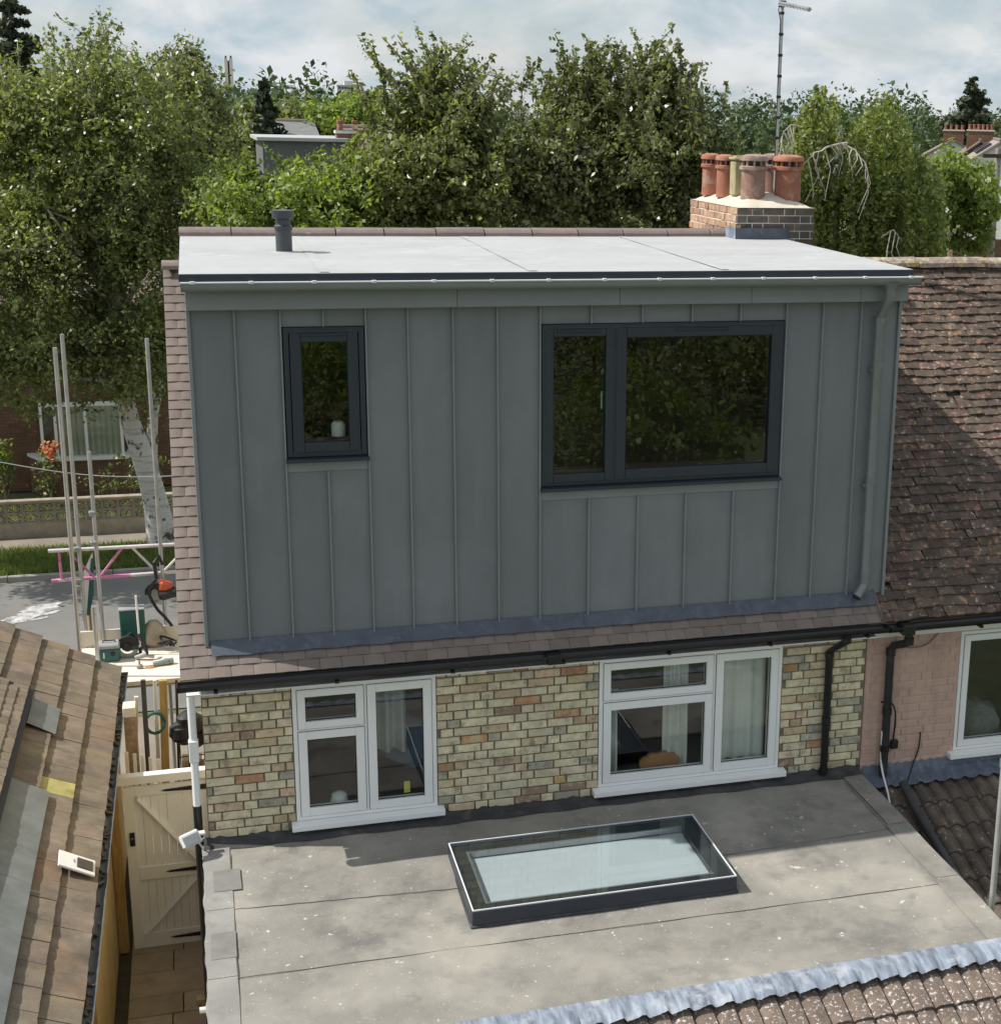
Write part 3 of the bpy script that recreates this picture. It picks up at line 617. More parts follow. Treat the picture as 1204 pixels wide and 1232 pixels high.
# front slope so light and shade behave
MB().add([(-0.12, YR, ZR-0.06), (5.7, YR, ZR-0.06), (5.7, 6.15, ZE-0.05), (-0.12, 6.15, ZE-0.05)], [(0, 1, 2, 3)]).build('front_slope', tile_new, house)
tn = [plain_tile(tile_new, seed=i, rough=0.001) for i in range(4)]
tn_half = [plain_tile(tile_new, w=0.205, seed=9+i, rough=0.001) for i in range(3)]
tn_n = [plain_tile(tile_new, w=0.098, seed=19+i, rough=0.001) for i in range(3)]
items = []; rows = int(SL/0.1)
for r_ in range(rows):
    s = 0.1*r_ - 0.01
    xl = -0.1375
    if r_ <= 2: # full width eaves rows
        if r_ == 0:
            x = xl
            items.append((tn_half[0], slope_mat(x+0.1025, s))); x += 0.207
            while x < XR+0.02: items.append((random.choice(tn), slope_mat(x+0.0825, s, rz=random.uniform(-.006, .006)))); x += 0.166
        elif r_ == 1:
            items.append((tn_n[0], slope_mat(xl+0.049, s))); x = xl+0.101
            while x < XR+0.02: items.append((random.choice(tn), slope_mat(x+0.0825, s, rz=random.uniform(-.006, .006)))); x += 0.166
        else:
            items.append((tn_half[1], slope_mat(xl+0.1025, s))); items.append((tn_n[1], slope_mat(xl+0.256, s)))
    elif r_ % 2:
        items.append((tn_n[r_ % 3], slope_mat(xl+0.049, s, rz=random.uniform(-.01, .01)))); items.append((random.choice(tn_n), slope_mat(xl+0.149, s, rz=random.uniform(-.01, .01))))
    else:
        items.append((random.choice(tn_half), slope_mat(xl+0.1025, s, rz=random.uniform(-.008, .008))))
pieces('tile', items, roofo, 298)
# ridge stub at the verge
def ridge_tile(mat, L, w=0.12, h=0.075, t=0.014, seed=0, rough=0.0):
    rr = random.Random(seed); m = MB(); pr = []; pi = []
    for i in range(9):
        a = math.pi*(i/8); pr.append((-w*math.cos(a), h*math.sin(a)**0.8)); pi.append((-(w-t)*math.cos(a), (h-t)*math.sin(a)**0.8))
    poly = pr+pi[::-1]
    m.extr([(0, a, b) for a, b in poly], (L, 0, 0))
    return m.mesh('ridge_tile', mat, bevel=0.003)
inst('ridge_tile', ridge_tile(tile_ridge, 0.20), Matrix.Translation((-0.145, YR, ZR-0.07)), roofo)
# lead apron under the cladding
ap = MB(); P = lambda x, s, n_: Vector((x, YE, ZE)) + slope_v*s + slope_n*n_
nseg = 60; v = []; f = []
for i in range(nseg+1):
    x = 0.10 + (XR+0.02-0.10)*i/nseg
    for (s, n_) in ((0.165+0.004*math.sin(i*1.7), 0.030+0.003*math.sin(i*2.3)), (0.22, 0.033+0.003*math.sin(i*1.1)), (0.30, 0.038)):
        v.append(P(x, s, n_))
for i in range(nseg):
    for j in range(2): a = i*3+j; f.append((a, a+3, a+4, a+1))
MB().add(v, f).build('lead_apron', lead, house, smooth=True)
for i, x in enumerate((1.55, 3.05, 4.52)):
    MB().add([P(x, 0.162, 0.036), P(x+0.012, 0.162, 0.036), P(x+0.012, 0.30, 0.044), P(x, 0.30, 0.044)], [(0, 1, 2, 3)]).build('lead_lap', lead, house)

# ------------------------------------------------------------------ dormer
dorm = thing('loft_dormer', 'box dormer clad in dark grey standing seam metal with pale flat roof', 'dormer', (2.9, 1.5, 4.9))
# structural core (never flush with the skin): cheeks and back
core = MB()
SW = (at_y(339, 393, YD).x, at_y(439, 393, YD).x, at_y(343, 549, YD).z, at_y(390, 393, YD).z)
LW = (at_y(650.8, 390, YD).x, at_y(943, 385, YD).x, at_y(790, 579, YD).z, at_y(800, 388, YD).z)
SW = (0.729, 1.328, 6.331, 7.319); LW = (2.695, 4.736, 6.004, 7.308)
for (a, c, z0, z1) in ((DXL, SW[0], ZDB, ZDT), (SW[1], LW[0], ZDB, ZDT), (LW[1], DXR, ZDB, ZDT), (SW[0], SW[1], ZDB, SW[2]), (SW[0], SW[1], SW[3], ZDT), (LW[0], LW[1], ZDB, LW[2]), (LW[0], LW[1], LW[3], ZDT)):
    core.box(a+0.004, c-0.004, YD+0.012, YD+0.14, z0+0.01, z1+0.12)
core.build('wall_core', timber_dk, dorm)
for xx, w_ in ((DXL+0.004, 0.1), (DXR-0.104, 0.1)):
    MB().extr([(xx, YD+0.145, ZDB+0.02), (xx, YD+0.145, 7.69), (xx, 2.9, 7.69), (xx, 2.9, 7.45)], (w_, 0, 0)).build('cheek', zinc, dorm)
# panels between the seams
topseams = [DXL] + [at_y(u, 371, YD).x for u in (280.1, 335.2)] ; 
sx = [DXL, 0.3895, 0.7125]
mid = [at_y(u, 371.6, YD).x for u in (438.3, 489.5, 543.9, 597.5)]
sx_mid = [SW[1]+0.012] + mid[1:] + [LW[0]-0.012]
rt = [at_y(u, 365.6, YD).x for u in (989.9, 1035.8)]
def panel(x0, x1, z0, z1):
    """flat metal tray with a slight oil-canning swell and folded edges"""
    nx, nz_ = 4, 8; v = []; f = []; am = random.uniform(-.008, .009)
    for j in range(nz_+1):
        for i in range(nx+1):
            s, t = i/nx, j/nz_
            v.append((x0+(x1-x0)*s, YD - am*math.sin(math.pi*s)*math.sin(math.pi*t) - 0.0015*math.sin(9*t+x0*7)*math.sin(math.pi*s), z0+(z1-z0)*t))
    for j in range(nz_):
        for i in range(nx): a = j*(nx+1)+i; f.append((a, a+1, a+nx+2, a+nx+1))
    MB().add(v, f).build('panel', zinc, dorm, smooth=True)
def seam(x, z0, z1):
    MB().extr([(x-0.008, YD+0.004, z0), (x-0.006, YD-0.030, z0), (x+0.006, YD-0.030, z0), (x+0.008, YD+0.004, z0)], (0, 0, z1-z0)).build('seam', zinc_lt, dorm, bevel=0.0015)
allx = sx + sx_mid + [LW[1]+0.012] + rt + [DXR]
allx_full = [DXL, sx[1], SW[0]-0.012]
def strip(xs, z0, z1):
    for a, c in zip(xs[:-1], xs[1:]): panel(a+0.004, c-0.004, z0, z1)
left = [DXL, 0.3895, SW[0]-0.012]; strip(left, ZDB, ZDT)
strip(sx_mid, ZDB, ZDT); right = [LW[1]+0.012] + rt + [DXR]; strip(right, ZDB, ZDT)
swm = (SW[0]+SW[1])/2
strip([SW[0]-0.012, swm, SW[1]+0.012], ZDB, SW[2]-0.115); strip([SW[0]-0.012, swm, SW[1]+0.012], SW[3]+0.004, ZDT)
lwb = [LW[0]-0.012] + [at_y(u, v, YD).x for u, v in ((707.6, 602.7), (766.5, 599.7), (824, 596.7), (881, 593.7))] + [LW[1]+0.012]
strip(lwb, ZDB, LW[2]-0.115)
lwt = [LW[0]-0.012] + [at_y(u, v, YD).x for u, v in ((710.6, 380), (771.9, 379), (831.7, 378), (890, 377))] + [LW[1]+0.012]
strip(lwt, LW[3]+0.004, ZDT)
for x in left[1:] + sx_mid + right[:-1]: seam(x, ZDB, ZDT)
seam(swm, ZDB, SW[2]-0.115); seam(swm, SW[3]+0.004, ZDT)
for x in lwb[1:-1]: seam(x, ZDB, LW[2]-0.115)
for x in lwt[1:-1]: seam(x, LW[3]+0.004, ZDT)
for x in (DXL, DXR): MB().box(x-0.014, x+0.014, YD-0.028, YD+0.03, ZDB-0.012, ZDT).build('corner_bead', zinc_lt, dorm, bevel=0.004)
# flat trays below the windows
for (a, c, z) in ((SW[0], SW[1], SW[2]), (LW[0], LW[1], LW[2])):
    MB().box(a-0.018, c+0.018, YD-0.012, YD+0.011, z-0.117, z-0.03).build('apron_tray', zinc_lt, dorm, bevel=0.002)
def dwindow(x0, x1, z0, z1, sashes, bars):
    y = YD-0.018
    w = window(dorm, x0, x1, z0, z1, y, dict(bars=bars, sash=sashes), anthracite, anthracite, winglass, ft=0.04, dep=0.10, sash_proud=0.012,
               sill=(x0-0.015, x1+0.015, z0-0.035, z0-0.001, YD-0.075))
    return w
dw1 = dwindow(SW[0]+0.003, SW[1]-0.003, SW[2], SW[3], [(SW[0]+0.055, SW[1]-0.055, SW[2]+0.035, SW[3]-0.035, 0.075, None)], [])
sp_ = at_y(738.5, 480, YD).x
dw2 = dwindow(LW[0]+0.003, LW[1]-0.003, LW[2], LW[3], [(LW[0]+0.03, sp_-0.012, LW[2]+0.03, LW[3]-0.03, 0.065, None), (sp_+0.012, LW[1]-0.03, LW[2]+0.03, LW[3]-0.03, 0.082, None)], [(sp_-0.02, sp_+0.02, LW[2]+0.04, LW[3]-0.04)])
for w, a, c in ((dw1, swm-0.17, swm+0.17), (dw2, LW[0]+0.12, sp_-0.12), (dw2, sp_+0.5, sp_+0.95)):
    MB().box(a, c, YD-0.045, YD-0.0305, (SW if w is dw1 else LW)[3]-0.062, (SW if w is dw1 else LW)[3]-0.042).build('trickle_vent', anthracite, w, bevel=0.003)
MB().box(sp_-0.105, sp_-0.09, YD+0.02, YD+0.03, 6.62, 6.76).build('handle', steel, dw2)
MB().lathe((1.13, 0.18, SW[2]+0.05), [(0.045, 0), (0.055, 0.02), (0.055, 0.16), (0.04, 0.18)], 16).build('white_jar', curtain_m, dw1, smooth=True)
MB().box(0.84, 0.96, 0.15, 0.22, SW[2]+0.05, SW[2]+0.09).build('soap_dish', curtain_m, dw1, bevel=0.008)
MB().box(LW[0]+0.10, LW[0]+0.13, 0.18, 0.20, LW[2]+0.03, LW[2]+0.3).build('spirit_level', yellow_m, dw2)
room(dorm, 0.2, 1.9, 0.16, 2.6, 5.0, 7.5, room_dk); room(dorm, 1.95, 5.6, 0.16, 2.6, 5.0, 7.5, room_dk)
# head flashing / fascia in lengths, gutter, trim, roof
fz0, fz1 = ZDT, 7.625
for a, c in ((DXL-0.012, 2.02), (2.02, 3.30), (3.30, 4.40), (4.40, 5.36), (5.36, DXR+0.02)):
    MB().box(a+0.001, c-0.001, -0.10, YD+0.02, fz0, fz1).build('fascia_panel', zinc_lt, dorm, bevel=0.003)
MB().box(DXL-0.02, DXR, -0.155, 2.9, 7.627, 7.70).build('roof_deck', timber_dk, dorm)
gy, gz2 = -0.205, 7.682
dg = half_gutter(MB(), (DXL-0.035, gy, gz2), (DXR+0.055, gy, gz2), 0.068, 10, 0.004, 1.05).build('gutter', zinc_lt, dorm, smooth=True)
MB().tube([(DXL-0.035, gy-0.071, gz2+.002), (DXR+0.055, gy-0.071, gz2+.002)], 0.007, 8).build('gutter_lip', lip_met, dg, smooth=True)
for u in (231, 302, 378, 450, 522, 592, 660, 727, 793, 857, 918, 980, 1040, 1095):
    x = at_y(u, 338, gy-0.06).x
    MB().box(x-0.016, x+0.016, gy-0.084, gy-0.05, gz2-0.008, gz2+0.012).build('gutter_clip', lip_met, dg, bevel=0.002)
FX0, FX1 = 0.026, 5.748
MB().box(FX0-0.004, FX1+0.004, -0.252, -0.238, 7.690, 7.742).build('edge_trim', dark_trim, dorm, bevel=0.003)
for x in (FX0-0.004, FX1-0.010):
    MB().box(x, x+0.014, -0.238, 2.88, 7.690, 7.742).build('edge_trim', dark_trim, dorm, bevel=0.003)
nx, ny = 60, 30; v = []; f = []
for j in range(ny+1):
    for i in range(nx+1):
        s, t = i/nx, j/ny; x = FX0+(FX1-FX0)*s; y = -0.246+(2.92+0.246)*t
        v.append((x, y, 7.744+0.0055*(y+0.246) + (0.0025*math.sin(x*5+y*2)*math.sin(y*4.3+x) if 0 < i < nx and 0 < j < ny else 0)))
for j in range(ny):
    for i in range(nx): a = j*(nx+1)+i; f.append((a, a+1, a+nx+2, a+nx+1))
mem = MB().add(v, f).build('roof_membrane', membrane, dorm, smooth=True)
for x in (1.0, 2.55, 4.1):
    MB().add([(x, -0.2, 7.7495), (x+0.07, -0.2, 7.7495), (x+0.07, 2.85, 7.7655), (x, 2.85, 7.7655)], [(0, 1, 2, 3)]).build('membrane_lap', membrane, mem)
MB().box(FX0, 5.24, 2.90, 3.10, 7.60, 7.755).build('ridge_kerb', dark_trim, dorm)
rx = [0.015, 0.472, 0.913, 1.401, 1.845, 2.33, 2.791, 3.254, 3.709, 4.164, 4.619, 5.065, 5.235]
rme = {}
for a, c in zip(rx[:-1], rx[1:]):
    me = ridge_tile(tile_ridge, c-a-0.010, 0.115, 0.078)
    inst('ridge_tile', me, Matrix.Translation((a+0.005, 3.0, 7.757 + random.uniform(-.002, .003))) @ Matrix.Rotation(random.uniform(-.006, .006), 4, 'Y'), dorm)
# grey downpipe with swan neck and shoe
hx = at_y(1071, 345, gy).x; pxx = at_y(1055, 430, -0.05).x; pr = 0.041
dp2 = MB().tube([(hx, gy, gz2-0.06), (hx, gy, gz2-0.17), (hx-0.01, gy+0.01, gz2-0.205), (pxx+0.01, -0.075, gz2-0.315), (pxx, -0.06, gz2-0.36), (pxx, -0.06, 5.02), (pxx-0.01, -0.065, 4.985), (pxx-0.085, -0.10, 4.90)], pr, 16).build('downpipe', zinc_pipe, dorm, smooth=True)
MB().lathe((hx, gy, gz2-0.12), [(0.038, 0), (0.042, 0.02), (0.075, 0.075), (0.078, 0.08)], 18).build('outlet', zinc_pipe, dp2, smooth=True)
for z in (gz2-0.375, at_y(1055, 438, -0.06).z, at_y(1049, 577, -0.06).z, at_y(1041, 690, -0.06).z, 5.035):
    MB().tube([(pxx, -0.06, z-0.02), (pxx, -0.06, z+0.02)], pr+0.005, 16).build('pipe_collar', zinc_pipe, dp2, smooth=True)
for z in (at_y(1055, 438, -0.06).z-.05, at_y(1049, 577, -0.06).z-.05):
    MB().box(pxx-0.055, pxx+0.012, -0.06, YD-0.002, z-0.012, z+0.012).build('pipe_bracket', zinc_pipe, dp2)
MB().tube([(pxx-0.085, -0.10, 4.90), (pxx-0.092, -0.103, 4.892)], 0.034, 14).build('pipe_mouth', black_pl, dp2)
# soil vent
vp = at_z(342, 303, 7.752)
vt = MB().tube([(vp.x, vp.y, 7.748), (vp.x, vp.y, 7.965)], 0.066, 20).build('vent_pipe', M('vent_grey', (0.055, 0.062, 0.070), 0.45, .1, 5), dorm, smooth=True)
MB().lathe((vp.x, vp.y, 7.93), [(0.070, 0), (0.074, 0.01), (0.074, 0.035), (0.062, 0.045), (0.058, 0.085), (0.086, 0.10), (0.090, 0.15), (0.092, 0.16), (0.05, 0.164)], 22).build('vent_cowl', M('vent_cowl_grey', (0.042, 0.048, 0.058), 0.45, .1, 5), vt, smooth=True)
MB().lathe((vp.x, vp.y, 7.748), [(0.12, 0), (0.115, 0.004), (0.07, 0.012)], 22).build('vent_flange', membrane, vt, smooth=True)

# ------------------------------------------------------------------ chimney and aerial
CX0, CX1, CY0, CY1 = 5.235, 6.055, 2.614, 4.10
chim = thing('chimney_stack', 'weathered brick chimney stack topped with six clay pots above the ridge', 'chimney', ((CX0+CX1)/2, (CY0+CY1)/2, 7.0))
MB().box(CX0+0.008, CX1-0.008, CY0+0.008, CY1-0.008, 6.3, 8.05).build('core', pale_mortar, chim)
items = []
cbm = {}
def cb(L, mat, s):
    k = (round(L, 3), mat.name, s)
    if k not in cbm: cbm[k] = brick_mesh(L, mat, seed=s+40, dep=0.04)
    return cbm[k]
for r_ in range(8):
    zc = 8.065-0.0375-0.075*r_ - 0.002
    def row(L, fl):
        out = []; x = 0; k = r_
        while x < L-0.03:
            w_ = 0.215 if (k % 2 == 0) else 0.1025
            if r_ % 2 == 0 and not out: w_ = 0.1575
            w_ = min(w_, L-x); out.append((x, x+w_)); x += w_+0.010; k += 1
        return out
    for (a, c) in row(CX1-CX0, 0):
        if c-a < 0.03: continue
        xm = CX0+(a+c)/2
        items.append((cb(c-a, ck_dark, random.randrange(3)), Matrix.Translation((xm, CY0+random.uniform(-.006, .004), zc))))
    for (a, c) in row(CY1-CY0, 1):
        if c-a < 0.03: continue
        ym = CY1-(a+c)/2
        items.append((cb(c-a, ck_red, random.randrange(3)), Matrix.Translation((CX0+random.uniform(-.006, .004), ym, zc)) @ Matrix.Rotation(R(-90), 4, 'Z')))
pieces('brick', items, chim, 290)
fl = MB(); ins = 0.20
nx = 12; v = []; f = []
for j in range(nx+1):
    for i in range(nx+1):
        s, t = i/nx, j/nx; e = min(s, 1-s)*(CX1-CX0); e2 = min(t, 1-t)*(CY1-CY0); q = min(e, e2)
        v.append((CX0-0.004+(CX1-CX0+0.008)*s, CY0-0.004+(CY1-CY0+0.008)*t, 8.063+min(q, 0.30)/0.30*0.13+(0.004*math.sin(i*2.1+j*1.3) if q > 0.03 else 0)))
for j in range(nx):
    for i in range(nx): a = j*(nx+1)+i; f.append((a, a+1, a+nx+2, a+nx+1))
MB().add(v, f).build('flaunching', flaunch, chim, smooth=True)
def pot(x, y, z, r_, h, mat, kind=0):
    pr = [(r_*0.98, -0.05), (r_*0.96, 0.02), (r_*0.93, h*0.60), (r_*1.12, h*0.63), (r_*1.12, h*0.70), (r_*0.95, h*0.72)]
    p = MB().lathe((x, y, z), pr, 24).build('pot', mat, chim, smooth=True)
    MB().lathe((x, y, z), [(r_*0.78, h*0.715), (r_*0.78, h*0.84)], 20).build('louvre', rubber, p, smooth=True)
    for k in range(10):
        a = 2*math.pi*k/10; MB().obox((x+r_*0.86*math.cos(a), y+r_*0.86*math.sin(a), z+h*0.78), (r_*0.2, r_*0.16, h*0.12), Matrix.Rotation(a, 3, 'Z')).build('louvre_post', mat, p)
    MB().lathe((x, y, z), [(r_*1.0, h*0.835), (r_*1.14, h*0.845), (r_*1.14, h*0.90), (r_*1.05, h*0.955), (r_*0.5, h*1.0)], 24).build('cap', mat, p, smooth=True)
for (u, y, r_, mat, h) in ((905.5, 2.90, 0.128, terra_dk, 0.40), (871.5, 3.46, 0.092, terracotta, 0.38), (854.0, 3.86, 0.092, terracotta, 0.38), (947, 2.90, 0.138, terracotta, 0.40), (927, 3.42, 0.10, terra_dk, 0.40)):
    p = at_y(u, 230, y); pot(p.x, y, 8.17, r_, h, mat)
p = at_y(888.5, 225, 3.22)
sq = MB().box(p.x-0.075, p.x+0.075, 3.145, 3.295, 8.15, 8.49).build('square_pot', pot_green, chim, bevel=0.012)
MB().box(p.x-0.055, p.x+0.055, 3.165, 3.275, 8.30, 8.545).build('square_pot_neck', pot_green, sq, bevel=0.006)
MB().box(p.x-0.09, p.x+0.09, 3.13, 3.31, 8.50, 8.53).build('square_pot_cap', pot_green, sq, bevel=0.01)
MB().box(CX0-0.014, CX0+0.55, CY0-0.014, CY0-0.010, 7.755, 7.868).build('lead_flashing', lead, chim)
MB().box(CX0-0.016, CX0-0.010, CY0-0.014, 2.9, 7.755, 7.868).build('side_flashing', lead_pale, chim)

aer = thing('television_aerial', 'thin television aerial on a tall mast fixed behind the chimney pots', 'aerial', (5.80, 3.12, 8.1))
a0, a1 = at_y(932.5, 215, 3.12), at_y(937.5, 4, 3.12)
MB().tube([(a0.x, 3.12, 8.0), (a0.x, 3.12, a1.z)], 0.018, 10).build('mast', alu, aer, smooth=True)
bm0 = Vector((a0.x-0.03, 3.12, a1.z+0.005)); be = at_y(973.5, 11, 2.75); 
bo = MB().bar(bm0, be, 0.04, 0.04).build('boom', alu, aer)
dd = (be-bm0); dn = Vector((-dd.y, dd.x, 0)).normalized()
for k in range(9):
    q = bm0 + dd*(0.08+0.11*k); MB().tube([q-dn*0.05, q+dn*0.05], 0.006, 6).build('director', alu, bo)
MB().box(a0.x-0.03, a0.x+0.03, 3.09, 3.15, a1.z-0.03, a1.z+0.03).build('clamp', black_pl, aer)
cb_ = [Vector((a0.x-0.03, 3.10, a1.z)), Vector((a0.x-0.05, 3.09, a1.z-0.06)), Vector((a0.x-0.02, 3.10, a1.z-0.16))]
MB().tube(cb_ + [Vector((a0.x-0.022, 3.10, a1.z-0.16-0.2*k)) for k in range(1, 8)], 0.005, 6).build('cable', rubber, aer)
for k in range(7): MB().tube([(a0.x, 3.12, a1.z-0.20*k-0.1), (a0.x, 3.12, a1.z-0.20*k-0.075)], 0.024, 10).build('cable_tie', rubber, aer)

# ------------------------------------------------------------------ flat roofed extension with skylight
ext = thing('rear_extension', 'single storey extension with worn grey felt flat roof and pantiled front edge', 'extension', (2.8, -1.4, GZ))
EX0, EX1, EY = -0.052, 5.64, -2.885
MB().box(EX0+0.06, EX1-0.05, EY+0.02, -0.01, GZ, 2.98).build('wall', bk_buff, ext)
fz = lambda y: 3.2+0.0269*y
nx, ny = 80, 44; v = []; f = []
for j in range(ny+1):
    for i in range(nx+1):
        s, t = i/nx, j/ny; x = EX0+(EX1-EX0)*s; y = EY*t
        w_ = 0.004*math.sin(x*2.3+y*1.1)*math.sin(y*2.9+0.6*x)+0.002*math.sin(x*7+y*5)
        if i == 0: x += 0.006*math.sin(y*9)+0.004*math.sin(y*23)
        v.append((x, y, fz(y)+w_*(0 if i in (0, nx) or j in (0, ny) else 1)))
for j in range(ny):
    for i in range(nx): a = j*(nx+1)+i; f.append((a, a+nx+1, a+nx+2, a+1))
fr_ = MB().add(v, f).build('felt_roof', felt, ext, smooth=True)
# thickness under the felt
MB().extr([(EX0+0.008, 0.0, 2.98), (EX0+0.008, EY+0.01, 2.98), (EX0+0.008, EY+0.01, fz(EY)-0.012), (EX0+0.008, 0.0, fz(0)-0.012)], (EX1-EX0-0.016, 0, 0)).build('roof_edge', felt_dk, ext)
def felt_strip(x0, x1, y0, y1, lift, mat, name, cuts=8, wob=0.004):
    v = []; f = []; long_x = (x1-x0) > (y0-y1)
    for k in range(cuts+1):
        t = k/cuts
        if long_x:
            x = x0+(x1-x0)*t
            for y in (y0, y1): yy = y+wob*math.sin(x*3+y); v.append((x, yy, fz(yy)+lift))
        else:
            y = y0+(y1-y0)*t
            for x in (x0, x1): v.append((x+wob*math.sin(y*5+x), y, fz(y)+lift))
    for k in range(cuts): a = 2*k; f.append((a, a+1, a+3, a+2))
    return MB().add(v, f).build(name, mat, fr_)
for (y0, y1) in ((-0.10, -1.03), (-1.036, -1.93), (-1.936, -2.87)):
    felt_strip(EX0+0.006, 0.152, y0, y1, 0.0095, felt_edge, 'edge_strip')
    felt_strip(5.43+0.02*(y0+1), EX1-0.004, y0, y1, 0.0095, felt, 'edge_strip')
# raised laps: thin ribs with a real step
def lap(p0, p1, w_=0.010, h=0.003):
    n_ = 40; v = []; f = []; p0, p1 = Vector(p0), Vector(p1)
    for k in range(n_+1):
        q = p0.lerp(p1, k/n_); d = (p1-p0).normalized(); s = Vector((-d.y, d.x, 0)); q = q + s*0.003*math.sin(k*1.3)
        z = fz(q.y)+0.004
        v += [(q.x, q.y, z-.003), (q.x, q.y, z+h), (q.x+s.x*w_, q.y+s.y*w_, z+h), (q.x+s.x*w_, q.y+s.y*w_, z-.003)]
    for k in range(n_): a = 4*k; f += [(a, a+4, a+5, a+1), (a+1, a+5, a+6, a+2), (a+2, a+6, a+7, a+3)]
    return MB().add(v, f).build('felt_lap', seam_dk, fr_)
lap((0.155, -1.05, 0), (1.80, -1.16, 0), 0.0035); lap((3.86, -1.18, 0), (5.43, -1.10, 0), 0.0035)
lap((0.155, -1.955, 0), (5.43, -2.02, 0), 0.0035); lap((5.42, -0.2, 0), (5.42, -2.8, 0), 0.0035); lap((0.153, -0.2, 0), (0.153, -2.85, 0), 0.0035)
lap((-0.04, -1.033, 0), (0.15, -1.033, 0), 0.0035); lap((-0.04, -1.933, 0), (0.15, -1.933, 0), 0.0035); lap((5.44, -1.035, 0), (5.63, -1.035, 0), 0.0035); lap((5.44, -1.935, 0), (5.63, -1.935, 0), 0.0035)
felt_strip(0.02, 0.22, -0.46, -0.78, 0.0125, felt_patch, 'felt_patch', 4); felt_strip(-0.01, 0.16, -1.36, -1.70, 0.0125, felt_patch, 'felt_patch', 4)
# bitumen upstand against the brick wall, ragged top
v = []; f = []; n_ = 140
for k in range(n_+1):
    x = EX0+0.01+(EX1-EX0-0.012)*k/n_; h = 0.052+0.010*math.sin(k*0.7)+0.008*math.sin(k*2.3)+random.uniform(-.004, .004)
    v += [(x, -0.13+0.01*math.sin(k*.5), fz(-.13)+0.006), (x, -0.035, fz(0)+0.022), (x, -0.012, fz(0)+h), (x, 0.009, fz(0)+h)]
for k in range(n_):
    a = 4*k; f += [(a, a+4, a+5, a+1), (a+1, a+5, a+6, a+2), (a+2, a+6, a+7, a+3)]
MB().add(v, f).build('upstand', felt_dk, ext, smooth=True)

# skylight
sk = MB()
SX0, SX1, SY0, SY1, SZ = 1.80, 3.845, -1.735, -0.640, 3.285
fw = 0.035
sk.box(SX0, SX1, SY0, SY0+fw, 3.13, SZ); sk.box(SX0, SX1, SY1-fw, SY1, 3.13, SZ); sk.box(SX0, SX0+fw, SY0+fw, SY1-fw, 3.13, SZ); sk.box(SX1-fw, SX1, SY0+fw, SY1-fw, 3.13, SZ)
sk = sk.build('skylight', anthracite, ext, bevel=0.006)
cur = MB()
cur.box(SX0+0.03, SX1-0.03, SY0+0.03, SY0+0.05, 3.10, 3.17); 
rim = MB(); z0, z1 = SZ+0.001, SZ+0.010
rim.box(SX0+0.004, SX1-0.004, SY0+0.004, SY0+0.013, z0, z1); rim.box(SX0+0.004, SX1-0.004, SY1-0.013, SY1-0.004, z0, z1); rim.box(SX0+0.004, SX0+0.013, SY0+0.013, SY1-0.013, z0, z1); rim.box(SX1-0.013, SX1-0.004, SY0+0.013, SY1-0.013, z0, z1)
rim.build('rim', lip_met, sk)
bd = MB(); bw = 0.115; zb = SZ-0.012
bd.box(SX0+fw, SX1-fw, SY0+fw, SY0+fw+bw*.7, zb-0.05, zb); bd.box(SX0+fw, SX1-fw, SY1-fw-bw, SY1-fw, zb-0.05, zb); bd.box(SX0+fw, SX0+fw+bw*.75, SY0+fw+bw*.7, SY1-fw-bw, zb-0.05, zb); bd.box(SX1-fw-bw, SX1-fw, SY0+fw+bw*.7, SY1-fw-bw, zb-0.05, zb)
bd.build('border', M('enamel_border', (0.03, 0.033, 0.032), 0.4, 0.2, 6), sk)
ib = MB(); q0, q1, q2, q3 = SX0+fw+bw*.75, SX1-fw-bw, SY0+fw+bw*.7, SY1-fw-bw; t = 0.016
ib.box(q0, q1, q2, q2+t, zb-0.045, zb+0.002); ib.box(q0, q1, q3-t, q3, zb-0.045, zb+0.002); ib.box(q0, q0+t, q2+t, q3-t, zb-0.045, zb+0.002)
ib.build('spacer_bar', steel, sk)
MB().box(q0+t, q1, q2+t, q3-t, zb-0.060, zb-0.052).build('blind', blind, sk)
MB().box(SX0+0.013, SX1-0.013, SY0+0.013, SY1-0.013, SZ-0.004, SZ+0.004).build('pane', skyglass, sk)
MB().box(SX0-0.012, SX1+0.012, SY0-0.012, SY1+0.012, 3.10, 3.175).build('kerb', felt_dk, sk, bevel=0.008)

